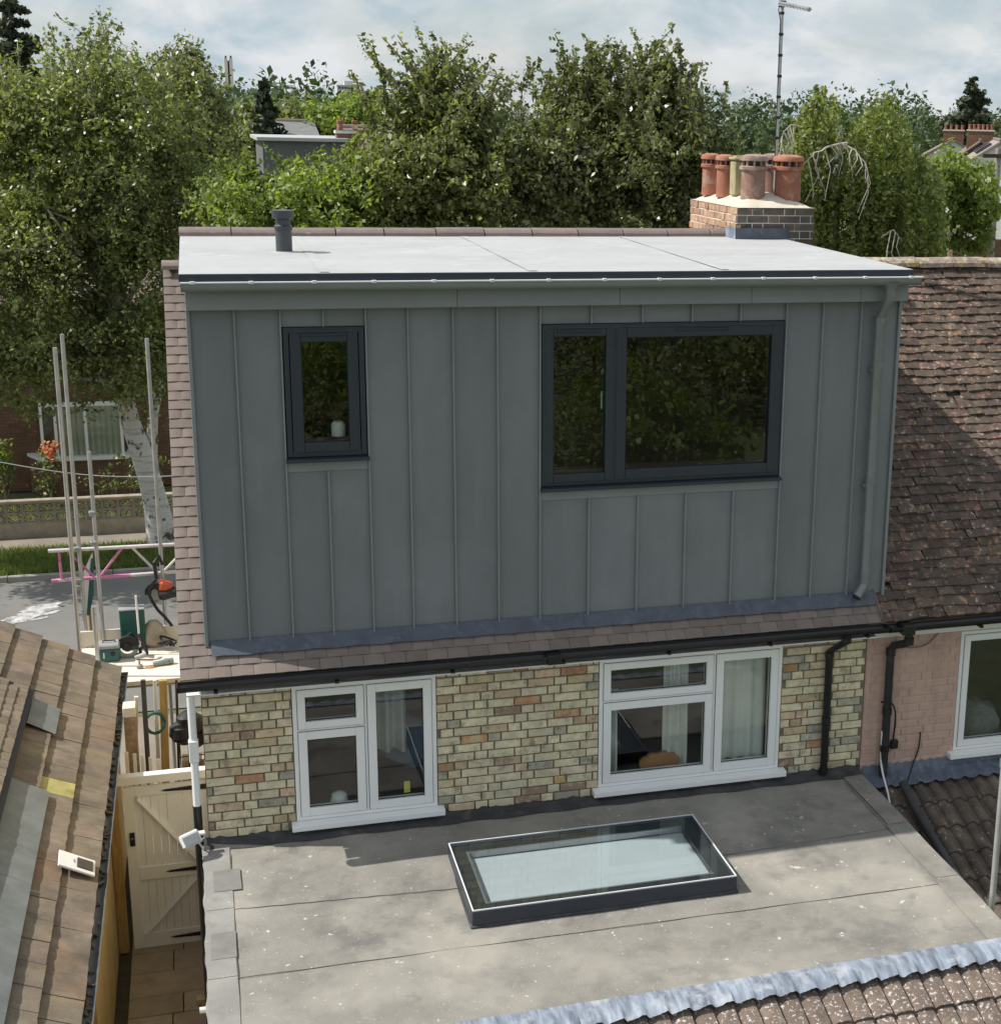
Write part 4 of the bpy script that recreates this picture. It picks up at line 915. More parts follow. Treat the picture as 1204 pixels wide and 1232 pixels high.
# lead apron and pantiles at the front edge of the extension
PT = R(23.0); pv = Vector((0, -math.cos(PT), -math.sin(PT))); pn = Vector((0, -math.sin(PT), math.cos(PT)))
def pantile_mesh(mat, w=0.306, L=0.36, seed=0, roll=0.030, kind='bold'):
    rr = random.Random(seed); m = MB(); top = []
    def prof(t):
        if kind == 'bold':   # gently rising flank, broad top, sharp drop
            if t < 0.34: q = t/0.34; return q*q*(3-2*q)
            if t < 0.93: return 1.0 - 0.10*((t-0.63)/0.3)**2
            return max(0.0, 0.9*(1-(t-0.93)/0.07))
        return max(0.0, 1-((t-0.5)/0.36)**2)**0.6 if abs(t-0.5) < 0.36 else 0.0
    ts = [0, .1, .2, .34, .5, .65, .8, .93, .995] if kind == 'bold' else [0, .14, .18, .26, .38, .5, .62, .74, .82, .86]
    for h in range(2):
        for t in ts: top.append((-w/2 + w*(h+t)/2, roll*prof(t)))
    top.append((w/2+0.004, 0.0))
    n_ = len(top)-1; tk = 0.017; v = []; k = n_+1
    for (y, dz) in ((0, tk), (0, 0), (L, tk*0.2)):
        v += [(x, y+(rr.uniform(-.002, .002) if y == 0 else 0), z+dz+rr.uniform(-.001, .001)) for x, z in top]
    f = []
    for i in range(n_): f += [(i, i+1, 2*k+i+1, 2*k+i), (k+i, k+i+1, i+1, i)]
    f += [(0, 2*k, k), (n_, k+n_, 2*k+n_)]
    return m.add(v, f).mesh('pantile', mat, smooth=True)
def lay_pantiles(o0, xa, xb, va, na, rows_, gauge, mats, w=0.235, start=0.0):
    """o0: a point of the top edge; va: down slope; na: normal; tiles face downhill"""
    its = []; va, na = Vector(va), Vector(na); ux = Vector((1, 0, 0))
    for r_ in range(rows_):
        x = xa
        while x < xb:
            o = Vector((x+w/2, o0[1], o0[2])) + va*(start+gauge*(r_+1)) + na*random.uniform(0, .004)
            mt = frame_mat(o, ux, -va, na) @ Matrix.Rotation(-0.045+random.uniform(-.006, .006), 4, 'X') @ Matrix.Rotation(random.uniform(-.008, .008), 4, 'Z')
            its.append((random.choice(mats), mt)); x += w
    return its
pm = [pantile_mesh(pantile, seed=i) for i in range(5)]
its = lay_pantiles((0, EY-0.02, fz(EY)-0.040), 0.6, EX1+0.1, pv, pn, 3, 0.30, pm, w=0.308, start=0.09)
pieces('pantile', its, ext, 290)
n_ = 420; v = []; f = []
for k in range(n_+1):
    x = EX0+(EX1-EX0)*k/n_; tt_ = ((x-0.6)/0.154) % 1.0; cw = (0.5-0.5*math.cos(2*math.pi*min(1.0, tt_/0.86)*0.5)) if tt_ < 0.86 else (1-(tt_-0.86)/0.14)
    am_ = 0.6+0.4*math.sin(int((x-0.6)/0.154)*2.7); wv = 0.018*am_*(cw-.5); wb = 0.024*(0.7+.3*am_)*(cw-.5); wb2 = 0.016*(.5-cw)+random.uniform(-.004, .004)
    v += [(x, EY+0.05, fz(EY)+0.014), (x, EY-0.008, fz(EY)+0.016+random.uniform(-.001, .001))]
    for (s, nn) in ((0.045, 0.036+0.5*wv), (0.095, 0.044+wb), (0.145+wb2*0.9, 0.040+wb)):
        q = Vector((x, EY-0.012, fz(EY)-0.006)) + pv*s + pn*(nn+random.uniform(-.0015, .0015)); v.append(tuple(q))
for k in range(n_):
    for j in range(4): a = 5*k+j; f.append((a, a+5, a+6, a+1))
MB().add(v, f).build('lead_flashing', lead_pale, ext, smooth=True)
MB().extr([(0.5, EY, 2.95), (0.5, EY-0.9, 2.52), (0.5, EY-0.9, 2.4), (0.5, EY, 2.4)], (5.1, 0, 0)).build('roof_board', timber_dk, ext)

# ------------------------------------------------------------------ pole by the right edge
pb = at_z(1194, 1092, 3.14)
pole = thing('scaffold_pole', 'single galvanised pole standing at the corner of the flat roof', 'pole', (5.70, pb.y+0.1, GZ))
MB().tube([(5.715, pb.y+0.1, GZ), (5.715, pb.y+0.1, 4.6)], 0.0242, 14).build('tube', alu, pole, smooth=True)
MB().tube([(5.715, pb.y+0.1, 4.25), (5.715, pb.y+0.1, 4.31)], 0.033, 14).build('coupler', steel, pole, smooth=True)

# ------------------------------------------------------------------ neighbour on the right
nb = thing('neighbouring_house', 'terraced house in pink painted brick with old weathered clay tile roof', 'house', (7.7, 3.0, GZ))
NX1 = 10.2
nw = MB(); NW = (6.588, 8.0, 3.292, 4.452)
for (a, c, z0, z1) in ((XR+0.001, NW[0], GZ, ZT+0.2), (NW[1], NX1, GZ, ZT+0.2), (NW[0], NW[1], GZ, NW[2]), (NW[0], NW[1], NW[3], ZT+0.2)):
    nw.box(a, c, 0.0045, 0.12, z0, z1)
nw = nw.build('wall', pinkpaint, nb)
pk = lambda x, z: pinkpaint
its = brick_rows(XR+0.003, 10.1, 3.05, ZT-0.03, [(NW[0], NW[1], NW[2]-0.08, 9)], pk, phase0=0.06, joint=0.007)
its = [(me, mx) for me, mx in its]
pieces('brick', its, nw, 295)
MB().box(XR-0.005, NX1, -0.045, 0.003, ZT-0.005, ZT+0.07).build('fascia_board', white_upvc, nb, bevel=0.004)
ng = half_gutter(MB(), (XR+0.07, -0.255, gz-0.004), (NX1, -0.255, gz+0.02), 0.062).build('gutter', black_pl, nb)
MB().box(XR+0.18, XR+0.30, -0.325, -0.185, gz-0.08, gz+0.008).build('gutter_union', black_pl, ng, bevel=0.006)
for x in (6.6, 7.5): MB().box(x, x+0.03, -0.31, -0.046, gz-0.075, gz-0.055).build('gutter_bracket', black_pl, ng)
nd = at_y(1068, 830, -0.05).x
npipe = MB().tube([(nd+0.075, -0.25, gz-0.05), (nd+0.075, -0.24, gz-0.17), (nd+0.07, -0.22, gz-0.19), (nd+0.01, -0.09, gz-0.25), (nd, -0.06, gz-0.30), (nd, -0.06, 3.2), (nd, -0.07, 2.7)], 0.037, 14).build('downpipe', M('old_black_pipe', (0.025, 0.025, 0.027), 0.4, 0.4, 6, spots=[((0.12, .12, .12), 7, .55, .75, .4)]), nb, smooth=True)
for z in (gz-0.16, gz-0.32, 3.78, 3.42):
    x = nd if z < gz-0.2 else nd+0.075; y = -0.06 if z < gz-0.2 else -0.245
    MB().tube([(x, y, z-0.03), (x, y, z+0.03)], 0.045, 14).build('pipe_collar', black_pl, npipe, smooth=True)
# cables on the pink wall
def cable(name, pts, r_, mat, parent):
    P_ = [Vector(p) for p in pts]; out_ = []
    for i in range(len(P_)-1):
        p0, p1, p2, p3 = P_[max(i-1, 0)], P_[i], P_[i+1], P_[min(i+2, len(P_)-1)]
        for k in range(6):
            t = k/6; out_.append(0.5*((2*p1)+(p2-p0)*t+(2*p0-5*p1+4*p2-p3)*t*t+(3*p1-p0-3*p2+p3)*t**3))
    out_.append(P_[-1]); return MB().tube(out_, r_, 6).build(name, mat, parent, smooth=True)
Y = lambda u, v, y=-0.02: at_y(u, v, y)
cable('cable', [Y(1060, 845), Y(1072, 846, -.11), Y(1077, 860, -.1), Y(1074, 893, -.05)], 0.009, rubber, nb)
cable('cable', [Y(1080, 773), Y(1095, 779), Y(1115, 775), Y(1131, 759)], 0.006, M('grey_cable', (.2, .17, .15), .7, .1, 5), nb)
cable('cable', [Y(1107, 881), Y(1105, 900), Y(1098, 920, -.05), Y(1090, 945, -.3)], 0.007, rubber, nb)
cable('cable', [Y(1061, 880, -.06), Y(1060, 920, -.08), Y(1068, 955, -.3), Y(1072, 978, -.5)], 0.009, whitep, nb)
MB().box(Y(1071, 893).x, Y(1079, 893).x, -0.05, -0.012, Y(1075, 900).z, Y(1075, 890).z).build('junction_box', black_pl, nb, bevel=0.004)
nwin = window(nb, NW[0]+0.003, NW[1]-0.003, NW[2], NW[3], 0.0, dict(sash=[(NW[0]+0.04, 7.48, NW[2]+0.035, NW[3]-0.035, 0.06, None), (7.52, NW[1]-0.04, NW[2]+0.035, NW[3]-0.035, 0.06, None)], bars=[(7.475, 7.525, NW[2]+0.05, NW[3]-0.05)]), white_upvc, white_upvc, winglass, ft=0.05,
              sill=(NW[0]-0.055, NW[1]+0.05, NW[2]-0.06, NW[2]-0.001, -0.075))
room(nb, XR+0.1, 9, 0.125, 2.6, 2.6, 4.6, room_dk)
lump = MB().lathe((7.0, 0.42, 3.25), [(0.10, 0), (0.24, 0.05), (0.26, 0.16), (0.20, 0.27), (0.10, 0.33), (0.03, 0.34)], 22)
lump.v = [(x+0.03*math.sin(z*31+y*17), y+0.03*math.sin(x*27+z*13), z+0.025*math.sin(x*23+y*29)) for x, y, z in lump.v]
lump.build('grey_cushion', M('dark_grey_fleece', (.16, .165, .17), .95, .3, 30), nwin, smooth=True)
# clay tile roof
nroof = MB(); slab_on_slope(nroof, DXR+0.0, NX1, 0.03, SL-0.02, -0.08, -0.02)
nroof = nroof.build('roof', timber_dk, nb)
MB().add([(5.75, YR, ZR-0.08), (NX1, YR, ZR-0.08), (NX1, 6.15, ZE-0.05), (5.75, 6.15, ZE-0.05)], [(0, 1, 2, 3)]).build('front_slope', tile_old, nb)
def old_tile(mat, seed): return plain_tile(mat, w=0.164, L=0.165, t=0.021, camber=random.uniform(-.003, .008), seed=seed, rough=0.006)
to = [old_tile(tile_old, 60+i) for i in range(8)]
toi = [old_tile(tile_old_i, 60+i) for i in range(8)]
its = []
for r_ in range(-0, rows):
    s = 0.1*r_-0.005; x = DXR+0.02+0.0835*(r_ % 2) - (0.02+0.14 if r_ < 3 else 0)
    wav = 0.008*math.sin(r_*0.9)
    while x < 10.0:
        if random.random() > 0.004:
            k = random.randrange(8); j = random.random()
            mt = slope_mat(x+0.083+random.uniform(-.006, .006), s+random.gauss(0, .007)+wav*math.sin(x*1.3)*0.6, tilt=0.11+random.uniform(-.03, .035), rz=random.gauss(0, .03), lift=random.uniform(0, .009)+0.006*math.sin(x*2.1+r_*.4))
            its.append((k, mt))
        x += 0.168
its.sort(key=lambda t: (t[1].translation-CAM).length)
for k, mt in its[:296]: inst('tile', to[k], mt, nroof)
merge('tile_field', [(toi[k], mt) for k, mt in its[296:]], nroof)
x = DXR+0.0
while x < 10:
    L = 0.40; me = ridge_tile(ridge_old, L-0.006, 0.135, 0.095, 0.02)
    inst('ridge_tile', me, Matrix.Translation((x, YR, ZR-0.09+random.uniform(-.006, .008))) @ Matrix.Rotation(random.uniform(-.02, .02), 4, 'Y'), nroof); x += L
# mortar fillet between the new apron and the old tiles
MB().bar(P(XR+0.03, 0.02, 0.03), P(XR+0.03, 0.32, 0.035), 0.018, 0.014, up=slope_n).build('mortar_fillet', flat_tile, nb, bevel=0.006)

# lean-to roof of pantiles below the pink wall
lt = thing('pantiled_lean_to', 'low lean-to with dark mossy pantiles and lead flashing below the pink wall', 'lean-to', (7.2, -1.5, GZ))
LP = R(23.0); lv = Vector((0, -math.cos(LP), -math.sin(LP))); ln = Vector((0, -math.sin(LP), math.cos(LP)))
LZ = 3.12
pmd = [pantile_mesh(pantile_dk, w=0.300, seed=20+i, roll=0.042, kind='roll') for i in range(5)]
its = lay_pantiles((0, -0.06, LZ-0.045), 5.80, 8.7, lv, ln, 10, 0.29, pmd, w=0.302, start=0.03)
pieces('pantile', its, lt, 295)
MB().extr([(5.78, -0.03, LZ-0.05), (5.78, -3.0, LZ-0.05-2.97*math.tan(LP)), (5.78, -3.0, GZ), (5.78, -0.03, GZ)], (3.2, 0, 0)).build('wall', bk_far, lt)
n_ = 240; v = []; f = []
for k in range(n_+1):
    x = XR+0.02+(8.5-XR)*k/n_; ph = 2*math.pi*(x-5.80-0.0755)/0.151; wb = 0.016*math.cos(ph) if x > 5.82 else 0
    v += [(x, -0.004-random.uniform(0, .003), LZ+0.115+0.006*math.sin(k*.9)), (x, -0.022, LZ+0.05)]
    for (s, nn) in ((0.03, 0.036+.4*wb), (0.10, 0.046+wb), (0.155+0.006*math.sin(k), 0.042+wb)):
        v.append(tuple(Vector((x, -0.03, LZ))+lv*s+ln*(nn+random.uniform(-.002, .002))))
for k in range(n_):
    for j in range(4): a = 5*k+j; f.append((a, a+5, a+6, a+1))
MB().add(v, f).build('lead_flashing', M('blue_grey_lead', (0.105, 0.125, 0.165), 0.5, 0.3, 7, bump=0.3, bs=20, spots=[((0.30, 0.33, 0.37), 9, 0.55, 0.7, 0.6)]), lt, smooth=True)
gl_ = MB()
P0 = Vector((5.725, -0.25, LZ-0.06)); P1 = P0+Vector((0, -2.6, -2.6*math.tan(LP)*0.92))
MB().bar(P0, P1, 0.075, 0.05).build('valley_gutter', lead, lt)
vq = [at_x(u, v, 5.97) for u, v in ((1078, 925), (1102, 975), (1145, 1047), (1172, 1092))]
MB().tube([vq[0]+(vq[1]-vq[0])*.35]+vq[1:], 0.042, 12).build('valley_pipe', M('dark_grey_pipe', (.05, .05, .053), .4, .2, 6), lt, smooth=True)

# ------------------------------------------------------------------ neighbour's outbuilding on the left
ob = thing('side_outbuilding', 'outbuilding beside the passage with worn brown tiled roof and ochre wall', 'outbuilding', (-1.8, 1.5, GZ))
OT = math.atan(0.55); OXE, OZE, OY0, OY1 = -0.95, 2.60, -3.0, 5.83
ov = Vector((-math.cos(OT), 0, math.sin(OT))); on = Vector((math.sin(OT), 0, math.cos(OT))); oy = Vector((0, 1, 0))
OP = lambda y, s, n_: Vector((OXE, y, OZE)) + ov*s + on*n_
MB().box(-1.14, -1.0, OY0, OY1-0.02, GZ, OZE-0.07).build('wall', render_och, ob)
MB().box(-1.0, -0.955, 0.2, 0.26, GZ, OZE-0.08).build('batten', timber, ob); MB().box(-0.998, -0.90, 3.55, 3.66, GZ, 2.5).build('gate_post', timber, ob, bevel=0.006)
MB().extr([(-1.02, OY1-0.02, OZE-0.06), (-3.6, OY1-0.02, OZE-0.06+0.55*2.58), (-3.6, OY1-0.02, GZ), (-1.02, OY1-0.02, GZ)], (0, -0.1, 0)).build('gable', bk_far, ob)
dk = MB()
a = [OP(OY0, 0.0, -0.05), OP(OY1-.01, 0.0, -0.05), OP(OY1-.01, 3.2, -0.05), OP(OY0, 3.2, -0.05)]
b_ = [p + on*0.035 for p in a]
dk.add(a+b_, [(0,3,2,1),(4,5,6,7),(0,1,5,4),(1,2,6,5),(2,3,7,6),(3,0,4,7)])
oroof = dk.build('roof', timber_dk, ob)
def big_tile(mat, w=0.318, L=0.36, t=0.024, seed=0):
    rr = random.Random(seed); m = MB(); nx = 5; v = []; k = nx+1
    j = [rr.uniform(-.004, .004) for _ in range(k)]
    for (y, dz) in ((0, t), (0, 0), (L, t*0.15)):
        for i in range(k): x = -w/2+0.002+(w-0.004)*i/nx; v.append((x, y+(j[i] if y == 0 else 0), dz+0.0025*math.sin(i*2+seed)))
    f = []
    for i in range(nx): f += [(i, i+1, 2*k+i+1, 2*k+i), (k+i, k+i+1, i+1, i)]
    f += [(0, 2*k, k), (nx, k+nx, 2*k+nx)]
    return m.add(v, f).mesh('tile', mat)
bt = [big_tile(flat_tile, seed=i) for i in range(6)]; byt = big_tile(tile_yel, seed=9)
its = []; GA = 0.308
for c_ in range(8):
    y = OY0
    off = 0.159*(c_ % 2) if False else 0.05*c_
    while y < OY1-0.05:
        yc = y+0.16
        s = GA*c_ - 0.03
        skip = False
        if c_ >= 2 and s > 0.55 and yc < 4.0 and c_ >= 3: skip = True
        if c_ == 2 and yc < 4.0: pass
        if not skip:
            yellow = (c_ == 1 and 2.05 < yc < 2.38)
            mt = frame_mat(OP(yc, s, 0.004+random.uniform(0, .004)), -oy, ov, on) @ Matrix.Rotation(-0.06+random.uniform(-.008, .008), 4, 'X') @ Matrix.Rotation(random.gauss(0, .008), 4, 'Z')
            its.append((byt if yellow else random.choice(bt), mt))
        y += 0.320
pieces('tile', its, oroof, 295)
# lead sheets beside the raised roof
def osheet(y0, y1, s0, s1, n0, mat, name):
    nn = 8; v = []; f = []
    for k in range(nn+1):
        y = y0+(y1-y0)*k/nn
        v += [OP(y, s0, n0+.003*math.sin(k*2)), OP(y, s1, n0+0.01+.003*math.sin(k*1.3))]
    for k in range(nn): a = 2*k; f.append((a, a+1, a+3, a+2))
    return MB().add(v, f).build(name, mat, ob, smooth=True)
lead_o = M('dull_lead', (0.17, 0.185, 0.185), 0.6, 0.2, 5, bump=0.15, bs=20, spots=[((0.10, 0.11, 0.10), 4, 0.55, 0.7, 0.5)])
osheet(3.35, 4.02, 0.55, 0.84, 0.045, lead_o, 'lead_sheet'); osheet(0.3, 2.05, 0.50, 0.86, 0.047, lead_o, 'lead_sheet'); osheet(-2.9, 0.29, 0.50, 0.86, 0.052, lead_o, 'lead_sheet')
# raised plain-tiled roof that laps over it
rs = MB(); a = [OP(OY0, 0.86, 0.0), OP(4.05, 0.86, 0.0), OP(4.05, 2.6, 0.0), OP(OY0, 2.6, 0.0)]; b_ = [p+on*0.12 for p in a]
rs.add(a+b_, [(0,3,2,1),(4,5,6,7),(0,1,5,4),(1,2,6,5),(2,3,7,6),(3,0,4,7)])
rs = rs.build('raised_roof', rubber, ob)
sm_t = [plain_tile(flat_tile, w=0.166, L=0.15, t=0.018, seed=80+i, rough=0.003) for i in range(4)]
its = []
for c_ in range(5):
    y = 4.03 - 0.083 - 0.083*(c_ % 2)
    while y > 0.4:
        its.append((random.choice(sm_t), frame_mat(OP(y, 0.92+0.1*c_, 0.125), -oy, ov, on) @ Matrix.Rotation(-0.1, 4, 'X') @ Matrix.Rotation(random.gauss(0, .02), 4, 'Z'))); y -= 0.17
pieces('small_tile', its, rs, 290)
MB().bar(OP(OY0, 0.87, 0.055), OP(4.06, 0.87, 0.055), 0.012, 0.09, up=on).build('flashing_edge', lead_pale, ob)
ogut = half_gutter(MB(), (OXE+0.055, OY0, OZE-0.02), (OXE+0.055, OY1+0.02, OZE-0.02), 0.055).build('gutter', M('worn_grey_gutter', (0.10, 0.105, 0.11), 0.5, .3, 8, spots=[((.13, .12, .10), 6, .52, .7, .6)]), ob)
MB().box(-1.0, -0.98, OY0, OY1-0.03, OZE-0.13, OZE-0.02).build('fascia_board', timber_dk, ob)
deb = MB()
for k in range(90):
    y = random.uniform(OY0, OY1); r_ = random.uniform(.008, .02)
    deb.obox((OXE+0.055+random.uniform(-.02, .02), y, OZE-0.055), (r_*2, r_*4, r_), Euler((random.random(), random.random(), random.random()*3)).to_matrix())
do = deb.build('gutter_debris', M('leaf_litter', (.16, .12, .08), .95, .3, 30), ogut); do['kind'] = 'stuff'
# white plate with dark panel on the tiles
pl = thing('roof_plate', 'white rectangular plate with a dark panel lying on the brown tiles', 'plate', tuple(OP(0.86, 0.17, 0.05)))
cpl = OP(0.86, 0.175, 0.062); rot = Matrix((oy, ov, on)).transposed() @ Matrix.Rotation(0.04, 3, 'Z')
MB().obox(cpl, (0.26, 0.31, 0.02), rot).build('base', whitep, pl, bevel=0.004)
MB().obox(cpl + rot @ Vector((0.0, -0.065, 0.014)), (0.16, 0.135, 0.010), rot).build('panel', M('plate_panel', (0.045, 0.035, 0.035), 0.4, .2, 8), pl, bevel=0.003)
MB().obox(cpl + rot @ Vector((0.01, 0.028, 0.012)), (0.05, 0.008, 0.005), rot).build('clip', steel, pl)

# ------------------------------------------------------------------ side passage
path = MB().add([(-1.02, -3.2, GZ-.02), (0.0, -3.2, GZ-.02), (0.0, 6.3, GZ-.02), (-1.02, 6.3, GZ-.02)], [(0, 1, 2, 3)]).build('path', soil); path['kind'] = 'structure'
smd = {}
def slabm(w_, l_):
    k = (round(w_, 2), round(l_, 2))
    if k not in smd: smd[k] = MB().box(-k[0]/2, k[0]/2, -k[1]/2, k[1]/2, -0.03, 0.0).mesh('paving_slab', slab_m, bevel=0.006)
    return smd[k]
y = -2.9; r_ = 0
while y < 6.0:
    d = (0.40, 0.36, 0.44)[r_ % 3]
    sp2 = (-0.46, -0.36, -0.52)[r_ % 3]
    if r_ % 4 == 2: xs = [(-0.88, -0.02)]
    else: xs = [(-0.88, sp2), (sp2, -0.02)]
    for a, c in xs: inst('paving_slab', slabm(c-a-0.010, d-0.010), Matrix.Translation(((a+c)/2, y+d/2, GZ+random.uniform(-.002, .004))) @ Matrix.Rotation(random.uniform(-.008, .008), 4, 'Y'), path)
    y += d; r_ += 1
br = MB().box(-0.235, -0.03, 2.35, 2.45, GZ+0.004, GZ+0.07).build('loose_brick', bk_buff, None, bevel=0.006); tag(br, 'loose pale brick lying on the passage paving by the house wall', 'brick')
gate = thing('garden_gate', 'cream painted ledged and braced gate with black strap hinges closing the passage', 'gate', (-0.45, 3.5, GZ))
GX0, GX1, GZ0, GZ1, GY = -0.845, -0.02, 0.37, 2.20, 3.5
nbrd = 8
for k in range(nbrd):
    a = GX0+0.10+(GX1-GX0-0.2)*k/nbrd; c = GX0+0.10+(GX1-GX0-0.2)*(k+1)/nbrd
    MB().box(a+0.0015, c-0.0015, GY+0.012, GY+0.03, GZ0+0.12, GZ1-0.1).build('board', gate_paint, gate, bevel=0.002)
for (a, c) in ((GX0, GX0+0.105), (GX1-0.105, GX1)): MB().box(a, c, GY-0.012, GY+0.032, GZ0, GZ1).build('stile', gate_paint, gate, bevel=0.004)
zm = 1.22
for (z0, z1) in ((GZ0, GZ0+0.17), (zm-0.075, zm+0.075), (GZ1-0.11, GZ1)): MB().box(GX0+0.106, GX1-0.106, GY-0.010, GY+0.011, z0, z1).build('rail', gate_paint, gate, bevel=0.004)
for (p, q) in (((GX0+0.13, 2.075), (GX1-0.14, zm+0.09)), ((GX0+0.15, GZ0+0.185), (GX1-0.14, zm-0.09))):
    MB().bar((p[0], GY, p[1]), (q[0], GY, q[1]), 0.018, 0.10, up=(0, -1, 0.01)).build('brace', gate_paint, gate, bevel=0.003)
for z in (2.13, zm, GZ0+0.09):
    MB().extr([(GX1-0.0, GY-0.020, z-0.03), (GX1-0.0, GY-0.020, z+0.03), (GX1-0.42, GY-0.020, z+0.010), (GX1-0.46, GY-0.020, z), (GX1-0.42, GY-0.020, z-0.010)], (0, 0.007, 0)).build('hinge', iron_blk, gate)
la = MB().box(GX0+0.035, GX0+0.085, GY-0.030, GY-0.0125, 1.55, 1.70).build('latch', iron_blk, gate, bevel=0.004)
MB().lathe((GX0+0.06, GY-0.035, 1.64), [(0.012, -0.008), (0.012, 0.008)], 10).build('latch_button', steel, la)
MB().box(-0.93, 0.0, GY-0.05, GY+0.05, 2.235, 2.33).build('lintel', whitep, gate, bevel=0.006)

fl_ = thing('security_light', 'white security floodlight on the wall corner above the passage', 'floodlight', (-0.12, -0.12, 3.2))
fc = at_y(229, 1010, -0.20)
rt_ = Euler((R(-35), R(-12), R(20))).to_matrix()
MB().obox(fc, (0.15, 0.06, 0.11), rt_).build('housing', whitep, fl_, bevel=0.012)
MB().obox(fc + rt_ @ Vector((0, -0.034, -0.01)), (0.12, 0.008, 0.08), rt_).build('lens', grey_pl, fl_, bevel=0.003)
MB().obox(at_y(239, 1003, -0.12), (0.10, 0.05, 0.025), Euler((0, 0, 0.1)).to_matrix()).build('sensor', whitep, fl_, bevel=0.006)
cable('arm', [fc, at_y(240, 1012, -0.12), at_y(246, 1010, -0.05), at_y(248, 1020, -.02)], 0.013, grey_pl, fl_)
cable('flex', [fc+Vector((.03, .03, 0)), at_y(242, 1018, -0.12), at_y(247, 1028, -0.06), at_y(244, 1034, -.06)], 0.007, whitep, fl_)
MB().tube([(EX0-0.06, -1.72, 2.80), (EX0+0.08, -1.72, 2.80)], 0.022, 10).build('overflow_pipe', whitep, ext)

# ------------------------------------------------------------------ clutter in the passage behind the gate
def plank(label, p, q, w_, h_, mat, grp=None):
    o = MB().bar(p, q, w_, h_, up=(0, 1, 0.02)).build('timber_post', mat, None, bevel=0.004); tag(o, label, 'post', grp); return o
def stick(u0, v0, u1, v1, y, w_, mat, label):
    p, q = at_y(u0, v0, y), at_y(u1, v1, y); q.z = max(q.z, GZ); return plank(label, q, p, w_, w_*0.8, mat)
stick(196, 818, 201, 985, 4.9, 0.085, timber, 'ochre sawn timber post standing in the passage behind the gate')
stick(186, 818, 194, 985, 5.15, 0.04, whitep, 'slim pale batten standing next to the ochre post')
stick(172, 818, 182, 985, 4.6, 0.05, M('dark_metal_post', (0.06, 0.06, 0.065), .5, .2, 5), 'dark metal post standing in the passage behind the gate')
stick(212, 818, 217, 985, 5.5, 0.03, timber_dk, 'thin dark wooden post near the house corner')
pb_ = at_y(154, 848, 4.6); o = MB().box(pb_.x-0.055, pb_.x+0.075, 4.5, 4.7, pb_.z-0.11, pb_.z+0.0).build('timber_offcut', board_w, None, bevel=0.005); tag(o, 'pale square timber offcut resting on a dark brick pier', 'timber')
pr_ = MB().box(pb_.x-0.05, pb_.x+0.07, 4.49, 4.70, GZ, pb_.z-0.111).build('brick_pier', bk_brown, None); tag(pr_, 'dark brick pier against the ochre wall', 'pier')
stick(164, 838, 162, 985, 4.75, 0.045, board_w, 'rough pale stake leaning beside the brick pier')
pal = thing('pallet', 'white slatted pallet stood on edge behind the gate', 'pallet', (-0.62, 4.3, GZ))
for k in range(5):
    p = at_y(152+9.5*k, 905+2*k, 4.3)
    MB().box(p.x-0.018, p.x+0.018, 4.28, 4.31, 1.2, p.z).build('slat', whitep, pal, bevel=0.003)
for z in (1.45, 1.9): MB().box(at_y(150, 905, 4.3).x, at_y(194, 905, 4.3).x, 4.312, 4.335, z, z+0.07).build('rail', board_w, pal, bevel=0.003)
hc = at_y(186, 866, 4.8); pts = []
for k in range(60): a = k*0.42; pts.append((hc.x+0.10*math.cos(a)*(1+.05*math.sin(k)), hc.y+0.02*math.sin(k*.9)+.03, hc.z-0.05+0.12*math.sin(a)))
o = MB().tube(pts, 0.014, 6).build('hose_coil', green_pl, None, smooth=True); tag(o, 'coiled dark green garden hose hanging between the posts', 'hose')
bc = at_y(227, 868, 5.2); o = MB()
for k in range(5): o.lathe((bc.x+random.uniform(-.08, .08), 5.2+random.uniform(-.06, .06), bc.z-.22+.05*k), [(.05, -.1), (.14, -.03), (.13, .08), (.05, .14)], 10)
o = o.build('rubbish_sack', rubber, None, smooth=True); tag(o, 'black rubbish sack heaped at the house corner', 'sack')
rk = thing('wire_crate', 'dark wire crate of bricks standing beside the house corner', 'crate', (-0.2, 5.3, GZ))
c0 = at_y(222, 880, 5.2); c1 = at_y(238, 925, 5.2)
for k in range(4): MB().tube([(c0.x-.06+.09*k, 5.2, 0.9), (c0.x-.06+.09*k, 5.2, c0.z)], 0.006, 6).build('wire', iron_blk, rk)
for k in range(4): MB().tube([(c0.x-.08, 5.2, c1.z+.16*k), (c0.x+.24, 5.2, c1.z+.16*k+.01)], 0.006, 6).build('wire', iron_blk, rk)
for i in range(2):
    for j in range(5): MB().box(c0.x-.05+.125*i, c0.x+.065+.125*i, 5.24, 5.45, GZ+1.0+.075*j, GZ+1.067+.075*j).build('brick', bk_brown if j < 3 else bk_buff, rk, bevel=.004)

# ------------------------------------------------------------------ scaffold at the front of the house
PZ = 2.30
scf = thing('scaffold_platform', 'scaffold platform of pale new boards on galvanised tubes at the house front', 'scaffold', (-0.8, 6.9, GZ))
ys = [6.22, 6.45, 6.68, 6.91, 7.14, 7.37]
for k, y in enumerate(ys):
    MB().box(-1.62+random.uniform(0, .2)*(k > 1), 2.2, y+0.003, y+0.224, PZ-0.038, PZ+(0.018 if k == 0 else 0.0)+random.uniform(0, .004)).build('board', board_w, scf, bevel=0.004)
tb = MB().box(-1.50, 2.2, 7.62, 7.655, PZ+0.0, PZ+0.21).build('toe_board', board_w, scf, bevel=0.004)
def spole(u0, v0, zb_, y, label_name='standard'):
    p = at_y(u0, v0, y); return MB().tube([(p.x, y, zb_), (p.x, y, p.z)], 0.0242, 12).build(label_name, alu, scf, smooth=True)
